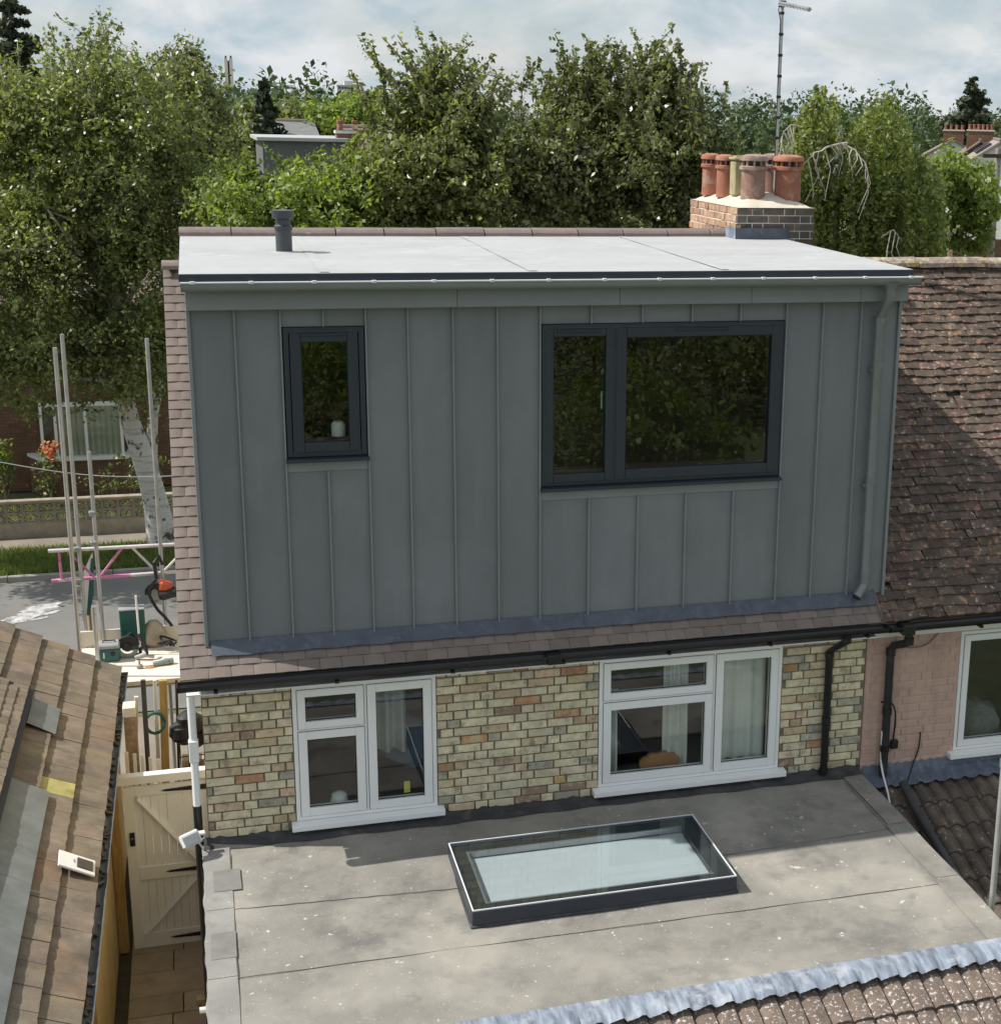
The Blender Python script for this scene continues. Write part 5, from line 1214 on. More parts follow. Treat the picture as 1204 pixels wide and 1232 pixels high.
s1 = spole(66, 418, GZ, 6.55); s2 = spole(74.5, 402, GZ, 7.68); s3 = spole(107, 543, GZ, 7.60); s4 = spole(176.5, 407, GZ, 7.66); s5 = spole(112.5, 730, GZ, 6.9)
for (s_, u, v, y) in ((s2, 93, 660, 7.68), (s2, 95, 698, 7.68), (s2, 95, 706, 7.68), (s2, 97, 738, 7.68), (s3, 111, 617, 7.6), (s3, 113, 653, 7.6)):
    p = at_y(u, v, y); MB().box(p.x-0.04, p.x+0.04, y-0.045, y+0.03, p.z-0.03, p.z+0.03).build('coupler', steel, s_, bevel=0.012)
for y in (6.3, 7.55): MB().tube([(-1.75, y, PZ-0.066), (2.2, y, PZ-0.066)], 0.0242, 10).build('ledger', alu, scf, smooth=True)
lb = thing('lattice_beam', 'pink and white lattice scaffold beam lashed across the standards', 'beam', (-0.9, 7.74, 3.1))
q = [at_y(58, 663, 7.74), at_y(212, 655, 7.74), at_y(62, 699, 7.74), at_y(212, 688, 7.74)]
q[1] = q[0] + (q[1]-q[0])*1.15; q[3] = q[2]+(q[3]-q[2])*1.15
MB().tube([q[0], q[1]], 0.024, 12).build('top_chord', whitepole, lb, smooth=True)
MB().tube([q[2], q[2].lerp(q[3], 0.55)], 0.024, 12).build('bottom_chord', pinkpole, lb, smooth=True); MB().tube([q[2].lerp(q[3], 0.552), q[3]], 0.0238, 12).build('bottom_chord', whitepole, lb, smooth=True)
for (a, c, mat) in ((0.07, 0.07, pinkpole), (0.12, 0.30, pinkpole), (0.50, 0.33, pinkpole), (0.56, 0.74, whitepole), (0.97, 0.77, whitepole)):
    MB().tube([q[0].lerp(q[1], a), q[2].lerp(q[3], c)], 0.016, 10).build('lacing', mat, lb, smooth=True)
sb = thing('sign_board', 'white board with dark edge stood on end behind the scaffold tubes', 'board', (-1.3, 8.2, GZ))
A_ = [at_y(u, v, 8.0) for u, v in ((108, 671), (100.5, 688), (103, 740), (108.5, 715))]; 
MB().extr(A_, (0.02, 0.25, 0)).build('panel', whitep, sb); MB().extr([p+Vector((0.012, -0.004, -.01)) for p in (A_[0], A_[3], A_[2])] , (0.03, 0.02, 0)).build('edge', teal, sb)
MB().tube([(A_[2].x+.04, 8.1, GZ), (A_[2].x+.04, 8.1, A_[1].z)], 0.02, 8).build('stake', timber, sb)
ln_ = MB().tube([at_y(-5, 555, 11) + (at_y(222, 572, 11)-at_y(-5, 555, 11))*k/16 - Vector((0, 0, 0.10*math.sin(math.pi*k/16))) for k in range(17)], 0.007, 6).build('overhead_cable', M('pale_cable', (.45, .45, .45), .6, .1, 4), None); tag(ln_, 'thin pale overhead cable running from the house towards the street', 'cable')

# tools on the platform
def onp(u, v, y): p = at_y(u, v, y); return p
p = onp(131, 781, 7.0); tk = thing('tool_box', 'teal plastic tool box with grey lid on the boards', 'tool box', (p.x, 7.1, PZ))
w_ = 0.115
MB().box(p.x-w_, p.x+w_, 7.0, 7.20, PZ+0.004, PZ+0.17).build('body', teal, tk, bevel=0.012); MB().box(p.x-w_-.008, p.x+w_+.008, 6.99, 7.21, PZ+0.171, PZ+0.225).build('lid', grey_pl, tk, bevel=0.014)
MB().tube([(p.x+.04, 6.994, PZ+.11), (p.x+.04, 6.985, PZ+.11)], 0.028, 14).build('badge', rubber, tk); MB().box(p.x-.07, p.x-.055, 6.99, 6.999, PZ+.06, PZ+.13).build('latch', whitep, tk)
MB().tube([(p.x-.07, 7.1, PZ+.226), (p.x-.07, 7.1, PZ+.25), (p.x+.07, 7.1, PZ+.25), (p.x+.07, 7.1, PZ+.226)], 0.008, 8).build('handle', rubber, tk)
p = onp(158, 745, 7.4); cr_ = thing('storage_crate', 'dark green plastic crate with pale rim behind the tool box', 'crate', (p.x, 7.45, PZ))
x0, x1 = onp(144, 750, 7.4).x, onp(174, 750, 7.4).x; zt_ = onp(158, 733, 7.4).z
MB().box(x0, x1, 7.4, 7.58, PZ+0.004, zt_-0.02).build('body', green_pl, cr_, bevel=0.01); MB().box(x0-.008, x1+.008, 7.39, 7.59, zt_-0.02, zt_).build('rim', grey_pl, cr_, bevel=0.004)
for k in range(4): MB().box(x0+.01, x1-.01, 7.394, 7.3995, PZ+.08+.05*k, PZ+.09+.05*k).build('rib', teal, cr_)
p = onp(153, 770, 7.15); sw_ = thing('circular_saw', 'black and grey circular saw with round guard on the boards', 'power saw', (p.x, 7.15, PZ))
cx_, cz_ = p.x, PZ+0.135
ring = lambda r0, r1, y0, y1, a0, a1, n_=18: (lambda m_: [m_.extr([(cx_+r0*math.cos(a0+(a1-a0)*k/n_), y0, cz_+r0*math.sin(a0+(a1-a0)*k/n_)) for k in range(n_+1)] + [(cx_+r1*math.cos(a0+(a1-a0)*k/n_), y0, cz_+r1*math.sin(a0+(a1-a0)*k/n_)) for k in range(n_, -1, -1)], (0, y1-y0, 0)), m_][1])(MB())
ring(0.05, 0.135, 7.13, 7.19, 0.1, math.pi*1.05).build('guard', rubber, sw_); ring(0.085, 0.13, 7.10, 7.128, math.pi*.95, math.pi*1.9).build('lower_guard', grey_pl, sw_)
MB().tube([(cx_, 7.10, cz_), (cx_, 7.3, cz_)], 0.05, 14).build('motor', rubber, sw_, smooth=True)
MB().tube([(cx_-.02, 7.2, cz_+.10), (cx_+.05, 7.2, cz_+.16), (cx_+.12, 7.2, cz_+.06)], 0.018, 8).build('handle', rubber, sw_, smooth=True); MB().box(cx_-.12, cx_+.15, 7.08, 7.24, PZ+.004, PZ+.012).build('base_plate', steel, sw_)
p = onp(172, 778, 6.95); md = thing('reciprocating_tool', 'grey and black power tool lying beside the saw', 'power tool', (p.x, 7.0, PZ))
MB().tube([(p.x-.10, 7.02, PZ+.03), (p.x-.04, 7.0, PZ+.05), (p.x+.04, 6.98, PZ+.08)], [.025, .032, .036], 12).build('body', grey_pl, md, smooth=True)
MB().tube([(p.x+.04, 6.98, PZ+.08), (p.x+.02, 7.02, PZ+.18), (p.x-.05, 7.1, PZ+.30)], 0.022, 10).build('grip', rubber, md, smooth=True); MB().tube([(p.x+.03, 6.97, PZ+.06), (p.x+.12, 6.98, PZ+.035)], .018, 10).build('nose', steel, md, smooth=True)
p = onp(194, 787, 6.75); gr = thing('angle_grinder', 'small grey green grinder lying on the pale boards', 'power tool', (p.x, 6.75, PZ))
MB().tube([(p.x-.10, 6.72, PZ+.035), (p.x+.02, 6.75, PZ+.042), (p.x+.13, 6.78, PZ+.042)], [.026, .034, .038], 12).build('body', M('sage_plastic', (.23, .29, .27), .5, .15, 6), gr, smooth=True)
MB().tube([(p.x+.03, 6.754, PZ+.042), (p.x+.07, 6.764, PZ+.042)], .042, 12).build('collar', grey_pl, gr, smooth=True); MB().lathe((p.x-.13, 6.71, PZ+.004), [(.055, 0), (.055, .006), (.02, .012)], 18).build('disc', orangecl, gr)
p = onp(167, 789, 6.7); o = MB().lathe((p.x, 6.7, PZ+.002), [(.03, 0), (.04, .02), (.035, .045), (.012, .06), (.012, .10)], 14).build('spray_nozzle', grey_pl, None, smooth=True); tag(o, 'small round grey nozzle standing on the boards by the grinder', 'nozzle')
p = onp(184, 744, 7.5); o = MB().lathe((p.x, 7.52, PZ+.004), [(.10, 0), (.15, .06), (.15, .16), (.11, .26), (.06, .32)], 14).build('sack', sack, None, smooth=True); tag(o, 'slumped beige sack stood against the toe board', 'sack')
p = onp(199, 705, 7.6); ds = thing('disc_cutter', 'black disc cutter with orange body hung on the lattice beam', 'disc cutter', (p.x, 7.6, 2.9))
MB().obox(p, (.17, .14, .13), Euler((.1, .3, .2)).to_matrix()).build('body', orange_pl, ds, bevel=.025)
MB().obox(p+Vector((.03, -.04, -.09)), (.24, .12, .12), Euler((.1, -.2, .1)).to_matrix()).build('engine', rubber, ds, bevel=.03)
cx_, cz_ = p.x-.13, p.z-.06; ring(0.01, 0.10, 7.56, 7.565, 0, 2*math.pi).build('disc', grey_pl, ds); ring(0.04, 0.12, 7.55, 7.60, .2, 3.4).build('guard', rubber, ds)
MB().tube([p+Vector((-.1, 0, .1)), p+Vector((-.12, 0, .32)), p+Vector((-.06, 0, .40)), p+Vector((-.02, .02, .28))], .022, 8).build('handle', rubber, ds, smooth=True)
cable('hose', [p+Vector((-.10, -.1, .12)), p+Vector((-.2, -.1, -.02)), p+Vector((-.12, -.1, -.25)), p+Vector((-.02, -.12, -.38)), p+Vector((.05, -.1, -.5))], .02, rubber, ds)
for (u, v, yy, lab) in ((200, 773, 7.3, 'heap of black cables and a drill at the end of the boards'),):
    p = onp(u, v, yy); pts = [p+Vector((random.uniform(-.12, .12), random.uniform(-.1, .1), random.uniform(-.03, .07))) for k in range(14)]
    for t in pts: t.z = max(t.z, PZ+.02)
    o = cable('cable_heap', pts, .013, rubber, None); tag(o, lab, 'cable')
p = onp(166.5, 750, 7.2); o = MB().tube([(p.x, 7.2, PZ+.1), (p.x-.01, 7.22, onp(166, 717, 7.2).z)], .013, 10).build('white_tube', whitep, None, smooth=True); MB().tube([(p.x, 7.2, PZ), (p.x, 7.2, PZ+.1)], .02, 8).build('foot', rubber, o); tag(o, 'short upright white tube standing among the tools', 'tube')

# ------------------------------------------------------------------ across the street
def brickwall_mat(name, c1, c2, mo, scale=1.0):
    mt = bpy.data.materials.new(name); mt.use_nodes = True
    n, l = mt.node_tree.nodes, mt.node_tree.links; b = n['Principled BSDF']; g = n.new('ShaderNodeNewGeometry')
    sx_ = n.new('ShaderNodeSeparateXYZ'); l.new(g.outputs['Position'], sx_.inputs[0]); ad = n.new('ShaderNodeMath'); l.new(sx_.outputs[0], ad.inputs[0]); l.new(sx_.outputs[1], ad.inputs[1])
    cv = n.new('ShaderNodeCombineXYZ'); l.new(ad.outputs[0], cv.inputs[0]); l.new(sx_.outputs[2], cv.inputs[1])
    bt_ = n.new('ShaderNodeTexBrick'); l.new(cv.outputs[0], bt_.inputs['Vector']); bt_.inputs['Scale'].default_value = scale
    bt_.inputs['Color1'].default_value = (*c1, 1); bt_.inputs['Color2'].default_value = (*c2, 1); bt_.inputs['Mortar'].default_value = (*mo, 1)
    bt_.inputs['Mortar Size'].default_value = 0.006; bt_.inputs['Brick Width'].default_value = 0.225; bt_.inputs['Row Height'].default_value = 0.075; bt_.inputs['Bias'].default_value = -0.1
    nz_ = n.new('ShaderNodeTexNoise'); nz_.inputs['Scale'].default_value = 4; l.new(g.outputs['Position'], nz_.inputs['Vector'])
    mr = n.new('ShaderNodeMapRange'); mr.inputs[3].default_value = .65; mr.inputs[4].default_value = 1.35; l.new(nz_.outputs[0], mr.inputs[0])
    vm = n.new('ShaderNodeVectorMath'); vm.operation = 'SCALE'; l.new(bt_.outputs[0], vm.inputs[0]); l.new(mr.outputs[0], vm.inputs['Scale']); l.new(vm.outputs[0], b.inputs['Base Color'])
    b.inputs['Roughness'].default_value = .92
    bp = n.new('ShaderNodeBump'); bp.inputs['Strength'].default_value = .5; bp.inputs['Distance'].default_value = .01; l.new(bt_.outputs['Fac'], bp.inputs['Height']); bp.invert = True; l.new(bp.outputs[0], b.inputs['Normal'])
    return mt
bw_red = brickwall_mat('brown_red_brickwork', (0.21, 0.115, 0.07), (0.15, 0.085, 0.055), (0.10, 0.075, 0.055))
LWY = 20.6
lw = thing('screen_block_wall', 'low garden wall of pierced concrete screen blocks beyond the pavement', 'wall', (-2.5, LWY, GZ))
MB().box(-8, 3, LWY, LWY+0.12, GZ-0.05, 0.585).build('plinth', concrete_m, lw, bevel=0.01)
MB().box(-8, 3, LWY-0.03, LWY+0.15, 1.0, 1.065).build('coping', concrete_m, lw, bevel=0.012)
bw_, bh_ = 0.306, 0.2065
sbm = MB(); t = 0.028; d0, d1 = 0.0, 0.09
sbm.box(-bw_/2+.002, -bw_/2+t, d0, d1, -bh_/2+.001, bh_/2-.001); sbm.box(bw_/2-t, bw_/2-.002, d0, d1, -bh_/2+.001, bh_/2-.001); sbm.box(-bw_/2+t, bw_/2-t, d0, d1, -bh_/2+.001, -bh_/2+t*.7); sbm.box(-bw_/2+t, bw_/2-t, d0, d1, bh_/2-t*.7, bh_/2-.001)
for (ax, az, bx, bz) in ((-.115, 0, 0, .085), (0, .085, .115, 0), (.115, 0, 0, -.085), (0, -.085, -.115, 0)):
    sbm.bar((ax, .045, az), (bx, .045, bz), 0.07, 0.022, up=(0, 0, 1))
for sg in (-1, 1):
    sbm.bar((sg*-.13, .045, -.09), (sg*-.05, .045, -.035), 0.06, 0.016); sbm.bar((sg*-.13, .045, .09), (sg*-.05, .045, .035), 0.06, 0.016)
sbm = sbm.mesh('screen_block', concrete_m)
for r_ in range(2):
    for k in range(34): inst('screen_block', sbm, Matrix.Translation((-7.6+bw_*k, LWY+0.015+random.uniform(-.003, .003), 0.69+0.2075*r_)), lw)
sh = thing('street_house', 'brown brick house with white bay window behind the birch tree', 'house', (-3, 26, GZ))
HY = 24.6
MB().box(-10, 1.5, HY, HY+6, GZ, 4.6).build('wall', bw_red, sh)
MB().extr([(-10.3, HY-.3, 4.6), (-10.3, HY+6.3, 4.6), (-10.3, HY+3, 6.4)], (12.0, 0, 0)).build('roof', roof_far, sh)
bx0, bx1 = at_y(34, 552, 24).x, at_y(158, 552, 24).x; bz0, bz1 = 1.12, 2.35
bay = MB().extr([(bx0-.05, HY+.01, GZ), (bx0+.3, 23.95, GZ), (bx1-.1, 23.95, GZ), (bx1+.2, HY+.01, GZ)], (0, 0, bz0-GZ)).build('bay_base', bw_red, sh)
wb_ = MB().extr([(bx0-.08, HY, bz0), (bx0+.28, 23.90, bz0), (bx1-.08, 23.90, bz0), (bx1+.2, HY, bz0)], (0, 0, 0.07)).build('window', white_upvc, sh)
for x in (bx0+.33, bx0+.62, bx0+1.25, bx1-.16): MB().box(x-.03, x+.03, 23.94, 24.0, bz0+.07, bz1).build('mullion', white_upvc, wb_)
MB().box(bx0+.3, bx1-.1, 23.94, 24.0, bz1, bz1+.09).build('head', white_upvc, wb_)
MB().add([(bx0+.3, 23.97, bz0+.07), (bx1-.1, 23.97, bz0+.07), (bx1-.1, 23.97, bz1), (bx0+.3, 23.97, bz1)], [(0, 1, 2, 3)]).build('pane', winglass, wb_)
curtain(wb_, bx0+.65, bx1-.15, 24.15, bz0+.07, bz1, M('net_curtain', (0.42, 0.44, 0.34), .95, .15, 4, stretch=(6, 6, .4)), 11, .035)
MB().box(bx0+.3, bx1-.1, 24.35, 24.4, bz0, bz1).build('dark_room', M('room_shade', (0.07, 0.07, 0.06), .9, .1, 2), wb_)

# ------------------------------------------------------------------ trees
def leaves(pos, out, size, mat, name, up=0.55, aspect=1.5, rnd=1.0):
    n = len(pos); nr = rng.normal(size=(n, 3))*rnd + np.array([0, 0, up]) + out*0.35
    nr /= np.linalg.norm(nr, axis=1)[:, None]+1e-9
    t = rng.normal(size=(n, 3)); t -= nr*np.sum(t*nr, 1)[:, None]; t /= np.linalg.norm(t, axis=1)[:, None]+1e-9
    b = np.cross(nr, t); s = (size*rng.uniform(.45, 1.4, n))[:, None]
    v = np.empty((n, 4, 3)); v[:, 0] = pos-t*s*aspect*.5; v[:, 1] = pos+b*s*.42-t*s*.1+nr*s*.08; v[:, 2] = pos+t*s*aspect*.5; v[:, 3] = pos-b*s*.42-t*s*.1+nr*s*.08
    return rawmesh(name, v.reshape(-1, 3), np.arange(4*n).reshape(n, 4), mat)
def sample_crown(ells, nclump, per, spread, shell=0.45, lumps=0.26, squash=0.75):
    vol = np.array([e[3]*e[4]*e[5] for e in ells])**0.8; vol = vol/vol.sum()
    idx = rng.choice(len(ells), nclump, p=vol); E_ = np.array(ells)[idx]
    d = rng.normal(size=(nclump, 3)); d /= np.linalg.norm(d, axis=1)[:, None]
    ph = 1 + lumps*(np.sin(d[:, 0]*5.1+idx)+np.sin(d[:, 1]*6.3+2*idx)+np.sin(d[:, 2]*5.7))*0.6
    r = rng.uniform(0, 1, nclump)**shell*ph
    c = E_[:, :3]+d*r[:, None]*E_[:, 3:6]
    sp = spread*rng.uniform(.55, 1.4, nclump)
    cnt = rng.poisson(per*rng.uniform(.5, 1.5, nclump)); k = np.repeat(np.arange(nclump), cnt)
    # elongated twigs: each clump is a small spray along its own axis
    ax = d*0.7+rng.normal(size=(nclump, 3))*0.6+np.array([0, 0, -0.25]); ax /= np.linalg.norm(ax, axis=1)[:, None]
    tt = rng.uniform(-1, 1, len(k))
    p = c[k]+ax[k]*(tt*sp[k]*1.7)[:, None]+rng.normal(size=(len(k), 3))*sp[k][:, None]*np.array([.55, .55, .55*squash])
    return c, p, d[k]
def sprigs(tops, n, L, gap, spread):
    P_, O_ = [], []; paths = []
    for i in range(n):
        o = tops[rng.integers(len(tops))]; d = np.array([rng.normal()*.35, rng.normal()*.35, 1.0]); d /= np.linalg.norm(d)
        l_ = L*rng.uniform(.4, 1.3); k = max(3, int(l_/gap)); t = np.linspace(0, l_, k)
        cur_ = np.array([rng.normal(), rng.normal(), -0.2])*.25
        pt = o+d*t[:, None]+cur_*(t[:, None]/L)**2*L; paths.append(pt)
        pp = np.repeat(pt, 3, 0)+rng.normal(size=(k*3, 3))*spread; P_.append(pp); O_.append(np.tile(d, (k*3, 1)))
    return np.concatenate(P_), np.concatenate(O_), paths
def tree(name, label, cat, base, trunk_pts, trunk_r, ells, nclump, per, spread, leaf, lmat, bmat, nlimb=14, spr=None, group=None, shell=0.45, up=.55, lumps=.26):
    base = Vector(base); t = thing(name, label, cat, base, group)
    c, p, o = sample_crown(ells, nclump, per, spread, shell, lumps)
    tk = [base+Vector((0, 0, -.05))]+[Vector(q) for q in trunk_pts]
    rs_ = [trunk_r*(1.25 if i == 0 else 1-0.75*i/(len(tk)-1)) for i in range(len(tk))]
    # smooth path
    sm = []; sr = []
    for i in range(len(tk)-1):
        p0, p1, p2, p3 = tk[max(i-1, 0)], tk[i], tk[i+1], tk[min(i+2, len(tk)-1)]
        for k in range(6):
            u = k/6; sm.append(0.5*((2*p1)+(p2-p0)*u+(2*p0-5*p1+4*p2-p3)*u*u+(3*p1-p0-3*p2+p3)*u**3)); sr.append(rs_[i]+(rs_[i+1]-rs_[i])*u)
    sm.append(tk[-1]); sr.append(rs_[-1])
    MB().tube(sm, sr, 14).build('trunk', bmat, t, smooth=True)
    lm = MB()
    sel = rng.choice(len(c), min(nlimb, len(c)), replace=False)
    for i in sel:
        e = Vector(c[i]); cand = [k for k in range(len(sm)) if sm[k].z < e.z-0.3 and k > len(sm)*0.3] or [len(sm)//2]
        k = random.choice(cand[-max(3, len(cand)//2):]); s = sm[k]; mid_ = s.lerp(e, .5)+Vector((random.uniform(-.2, .2), random.uniform(-.2, .2), .25))
        r0 = min(sr[k]*.55, trunk_r*.45); lm.tube([s, s.lerp(mid_, .5)+Vector((0, 0, .08)), mid_, e], [r0, r0*.75, r0*.5, r0*.15], 7)
    if spr:
        tops = c[np.argsort(-(c[:, 2]+0.25*rng.normal(size=len(c))*spr[3]))][:max(6, int(len(c)*spr[4]))]
        p2, o2, paths = sprigs(tops, spr[0], spr[1], spr[2], leaf*.5)
        p = np.concatenate([p, p2]); o = np.concatenate([o, o2])
        for pt in paths: lm.tube([Vector(x) for x in pt[::max(1, len(pt)//4)]], 0.008, 5)
    lm.build('limbs', bmat, t, smooth=True)
    lo = leaves(p, o, leaf, lmat, 'crown', up=up); put(lo, t); return t
def E_(u, v, y, ru, rv, rd=None):
    c_ = at_y(u, v, y); k = (c_-CAM).dot(_f)/FPX; return (c_.x, c_.y, c_.z, ru*k, rd if rd else ru*k, rv*k)

bb = at_z(197, 662, GZ)
tree('birch_tree', 'tall silver birch with white peeling trunk rising from the grass verge', 'tree', (bb.x, 19.1, GZ),
     [at_y(186, 600, 19.1), at_y(170, 545, 19.0), at_y(155, 500, 18.9), at_y(146, 440, 18.8), at_y(135, 330, 18.7), at_y(120, 210, 18.7), at_y(105, 110, 18.7)], 0.26,
     [E_(110, 165, 18.8, 120, 120, 2.0), E_(40, 300, 18.6, 110, 140, 1.8), E_(175, 300, 18.6, 95, 120, 1.6), E_(215, 210, 18.8, 62, 90, 1.3), E_(110, 420, 18.2, 95, 70, 1.3), E_(20, 170, 19, 70, 90, 1.5), E_(185, 420, 18.0, 45, 75, .9), E_(10, 430, 18.4, 60, 60, 1.1)],
     3000, 34, 0.17, 0.062, lf_birch, bark_b, 44, spr=(110, 0.8, .045, .5, .10), shell=.55)
# the birch's second stem
bs = [x for x in bpy.data.objects if x.name == 'birch_tree'][0]
MB().tube([at_y(188, 600, 19.15), at_y(182, 550, 19.2), at_y(184, 500, 19.3), at_y(196, 440, 19.4), at_y(200, 380, 19.4)], [.13, .12, .10, .08, .05], 10).build('second_stem', bark_b, bs, smooth=True)
tree('lime_tree', 'leafy street tree further along the verge at the edge of the birch', 'tree', (-6.2, 19.0, GZ), [(-6.2, 19, 3), (-6.1, 19, 6), (-6.1, 19, 8.6)], .22,
     [(-6.0, 18.8, 6.6, 1.9, 1.8, 2.6), (-5.0, 18.2, 5.4, 1.2, 1.3, 1.5)], 900, 30, .2, .085, lf_mid, bark_d, 12)
tree('dark_round_tree', 'dense dark green tree rising behind the birch', 'tree', (at_y(238, 200, 27).x, 27, GZ), [at_y(238, 260, 27), at_y(238, 130, 27)], .3,
     [E_(222, 128, 27, 42, 68, 2.0), E_(258, 190, 27, 28, 62, 1.4)], 800, 34, .20, .085, lf_dark, bark_d, 8, spr=(24, .5, .06, .4, .08))
tree('garden_tree', 'bright leafy small tree just behind the dormer ridge', 'tree', (1.6, 10.3, GZ), [(1.6, 10.3, 3), (1.65, 10.3, 5.5), (1.6, 10.2, 7.4)], .16,
     [E_(350, 262, 10.2, 88, 66, 1.1), E_(290, 250, 10.6, 46, 66, .8), E_(430, 246, 10.2, 48, 62, .9)], 1250, 26, .105, .055, lf_bright, bark_d, 16, spr=(60, .28, .035, .4, .14))
tree('broadleaf_tree', 'open topped broadleaf tree with loose upright shoots behind the ridge', 'tree', (3.6, 10.6, GZ), [(3.6, 10.6, 3), (3.5, 10.6, 6), (3.6, 10.5, 8.6)], .2,
     [E_(530, 222, 10.4, 92, 100, 1.2), E_(522, 135, 10.4, 50, 34, .6), E_(570, 175, 10.5, 42, 50, .7), E_(468, 235, 10.3, 52, 68, .9)], 1700, 27, .12, .060, lf_mid, bark_l, 34, spr=(150, .80, .04, .9, .13))
tree('dark_broadleaf_tree', 'large dark dense broadleaf tree beside the chimney with spiky top shoots', 'tree', (6.3, 10.9, GZ), [(6.3, 10.9, 3), (6.2, 10.8, 6), (6.4, 10.8, 9)], .24,
     [E_(650, 222, 10.7, 75, 88, 1.2), E_(735, 210, 10.7, 85, 100, 1.3), E_(805, 195, 10.8, 66, 96, 1.2), E_(848, 222, 10.9, 40, 72, 1.0), E_(790, 120, 10.8, 34, 34, .5), E_(700, 138, 10.8, 46, 30, .6)], 2600, 27, .12, .060, lf_dark, bark_l, 44, spr=(230, .80, .04, .9, .14))
# weeping birch: hanging strands
def weeping():
    base = Vector((10.9, 13.4, GZ)); t = thing('weeping_birch', 'weeping birch with long hanging leafy strands beyond the chimney', 'tree', base)
    apex = at_y(1010, 150, 13.4)
    MB().tube([base, (10.8, 13.4, 4), (10.9, 13.3, 7), apex], [.2, .17, .12, .05], 12).build('trunk', bark_b, t, smooth=True)
    P_, O_ = [], []; br_ = MB()
    n_ = 640
    for i in range(n_):
        u = rng.uniform(895, 1130); y = rng.uniform(11.8, 15.0)
        topv = 120 + ((u-1015)/112.0)**2*62 + 20*math.sin(u*.075) + rng.uniform(0, 120)
        if u < 940: topv += 26
        c_ = at_y(u, topv, y); L = rng.uniform(.7, 2.3); k = int(L/.055); t_ = np.linspace(0, L, k)
        sw = rng.normal(size=2)*.10
        pt = np.stack([c_.x+sw[0]*np.sin(t_*1.5)+.10*(1-np.exp(-t_*3))*np.sign(u-1015), c_.y+sw[1]*np.sin(t_*1.3), c_.z+.10*np.sin(np.minimum(t_*4, 3.1))-t_], 1)
        pp = np.repeat(pt, 5, 0)+rng.normal(size=(k*5, 3))*np.array([.042, .06, .04]); P_.append(pp); O_.append(np.tile([0, 0, -.3], (k*5, 1)))
        if i % 5 == 0: br_.tube([Vector(x) for x in pt[::max(1, k//5)]], .006, 4)
    br_.build('strands', bark_d, t)
    put(leaves(np.concatenate(P_), np.concatenate(O_), .060, lf_weep, 'crown', up=.2), t)
    def bare(pts, r0, nm):
        pts = [at_y(u, v, y) for u, v, y in pts]; m_ = MB(); q_ = []
        for i in range(len(pts)-1):
            for k in range(5): q_.append(pts[i].lerp(pts[i+1], k/5)+Vector((random.uniform(-.012, .012), 0, random.uniform(-.012, .012))))
        m_.tube(q_+[pts[-1]], [r0*(1-.8*i/len(q_)) for i in range(len(q_)+1)], 7)
        for k in range(4, len(q_), 2):
            L = random.uniform(.25, .9); m_.tube([q_[k], q_[k]+Vector((random.uniform(-.1, .1), -.05, -L*.4)), q_[k]+Vector((random.uniform(-.16, .16), -.05, -L))], [.012, .008, .003], 5)
        m_.build(nm, bark_w, t, smooth=True)
    bare([(1040, 190, 12.4), (1022, 172, 11.9), (1000, 175, 11.7), (980, 184, 11.6), (966, 198, 11.6)], .03, 'bare_branch'); bare([(1012, 172, 11.7), (1028, 180, 11.6), (1040, 196, 11.5), (1045, 215, 11.5)], .02, 'bare_branch')
    bare([(965, 152, 11.8), (952, 150, 11.7), (943, 158, 11.7), (938, 172, 11.7)], .014, 'bare_branch'); bare([(1060, 285, 11.6), (1075, 276, 11.4), (1085, 290, 11.4)], .016, 'bare_branch')
weeping()
tree('maple_tree', 'bright green rounded maple in front of the far white terrace', 'tree', (18.7, 24, GZ), [(18.7, 24, 3), (18.7, 24, 6.5)], .18,
     [E_(1140, 225, 24, 44, 42, 1.4), E_(1165, 255, 24, 34, 46, 1.2), E_(1112, 265, 24, 30, 40, 1.1)], 620, 30, .15, .10, lf_bright, bark_d, 10)
tree('small_dark_tree', 'small dark leafy tree at the foot of the weeping birch', 'tree', (15.6, 19.5, GZ), [(15.6, 19.5, 3), (15.6, 19.5, 5.5)], .14,
     [E_(1090, 275, 19.5, 38, 44, 1.1), E_(1065, 295, 19.5, 34, 30, 1.0)], 260, 28, .16, .095, lf_dark, bark_d, 8)
def conifer(name, label, u, vt, vb, y, wpx, n, lmat, layers=9, leaf=.2):
    top, bot = at_y(u, vt, y), at_y(u, vb, y); k = (top-CAM).dot(_f)/FPX
    t = thing(name, label, 'tree', (top.x, y, GZ)); MB().tube([(top.x, y, GZ), (top.x, y, top.z)], [.35*wpx*k*.2+.1, .04], 10).build('trunk', bark_d, t, smooth=True)
    P_, O_ = [], []; H = top.z-bot.z; br_ = MB()
    for L in range(layers*6):
        f_ = rng.uniform(0, 1); z = top.z-H*f_; rad = (wpx*.5*k)*(f_**.85*.95+.06)*rng.uniform(.6, 1.1); a = rng.uniform(0, 6.28); m_ = max(5, int(n/(layers*6)*(.3+f_*1.4)))
        s = rng.uniform(.1, 1, m_); pp = np.stack([top.x+np.cos(a)*rad*s, y+np.sin(a)*rad*s, z+.18*H*.25*s*rng.uniform(-.6, .5)], 1)+rng.normal(size=(m_, 3))*rad*.11*np.array([1, 1, .7])
        P_.append(pp); O_.append(np.tile([np.cos(a), np.sin(a), .2], (m_, 1)))
        br_.tube([(top.x, y, z), (top.x+np.cos(a)*rad*.9, y+np.sin(a)*rad*.9, z)], .03, 5)
    br_.build('limbs', bark_d, t); put(leaves(np.concatenate(P_), np.concatenate(O_), leaf, lmat, 'crown', up=.4), t); return t
conifer('cedar_tree', 'tall dark conifer standing above the far terrace chimneys', 1172, 94, 172, 130, 88, 7000, lf_con, 12, .36)
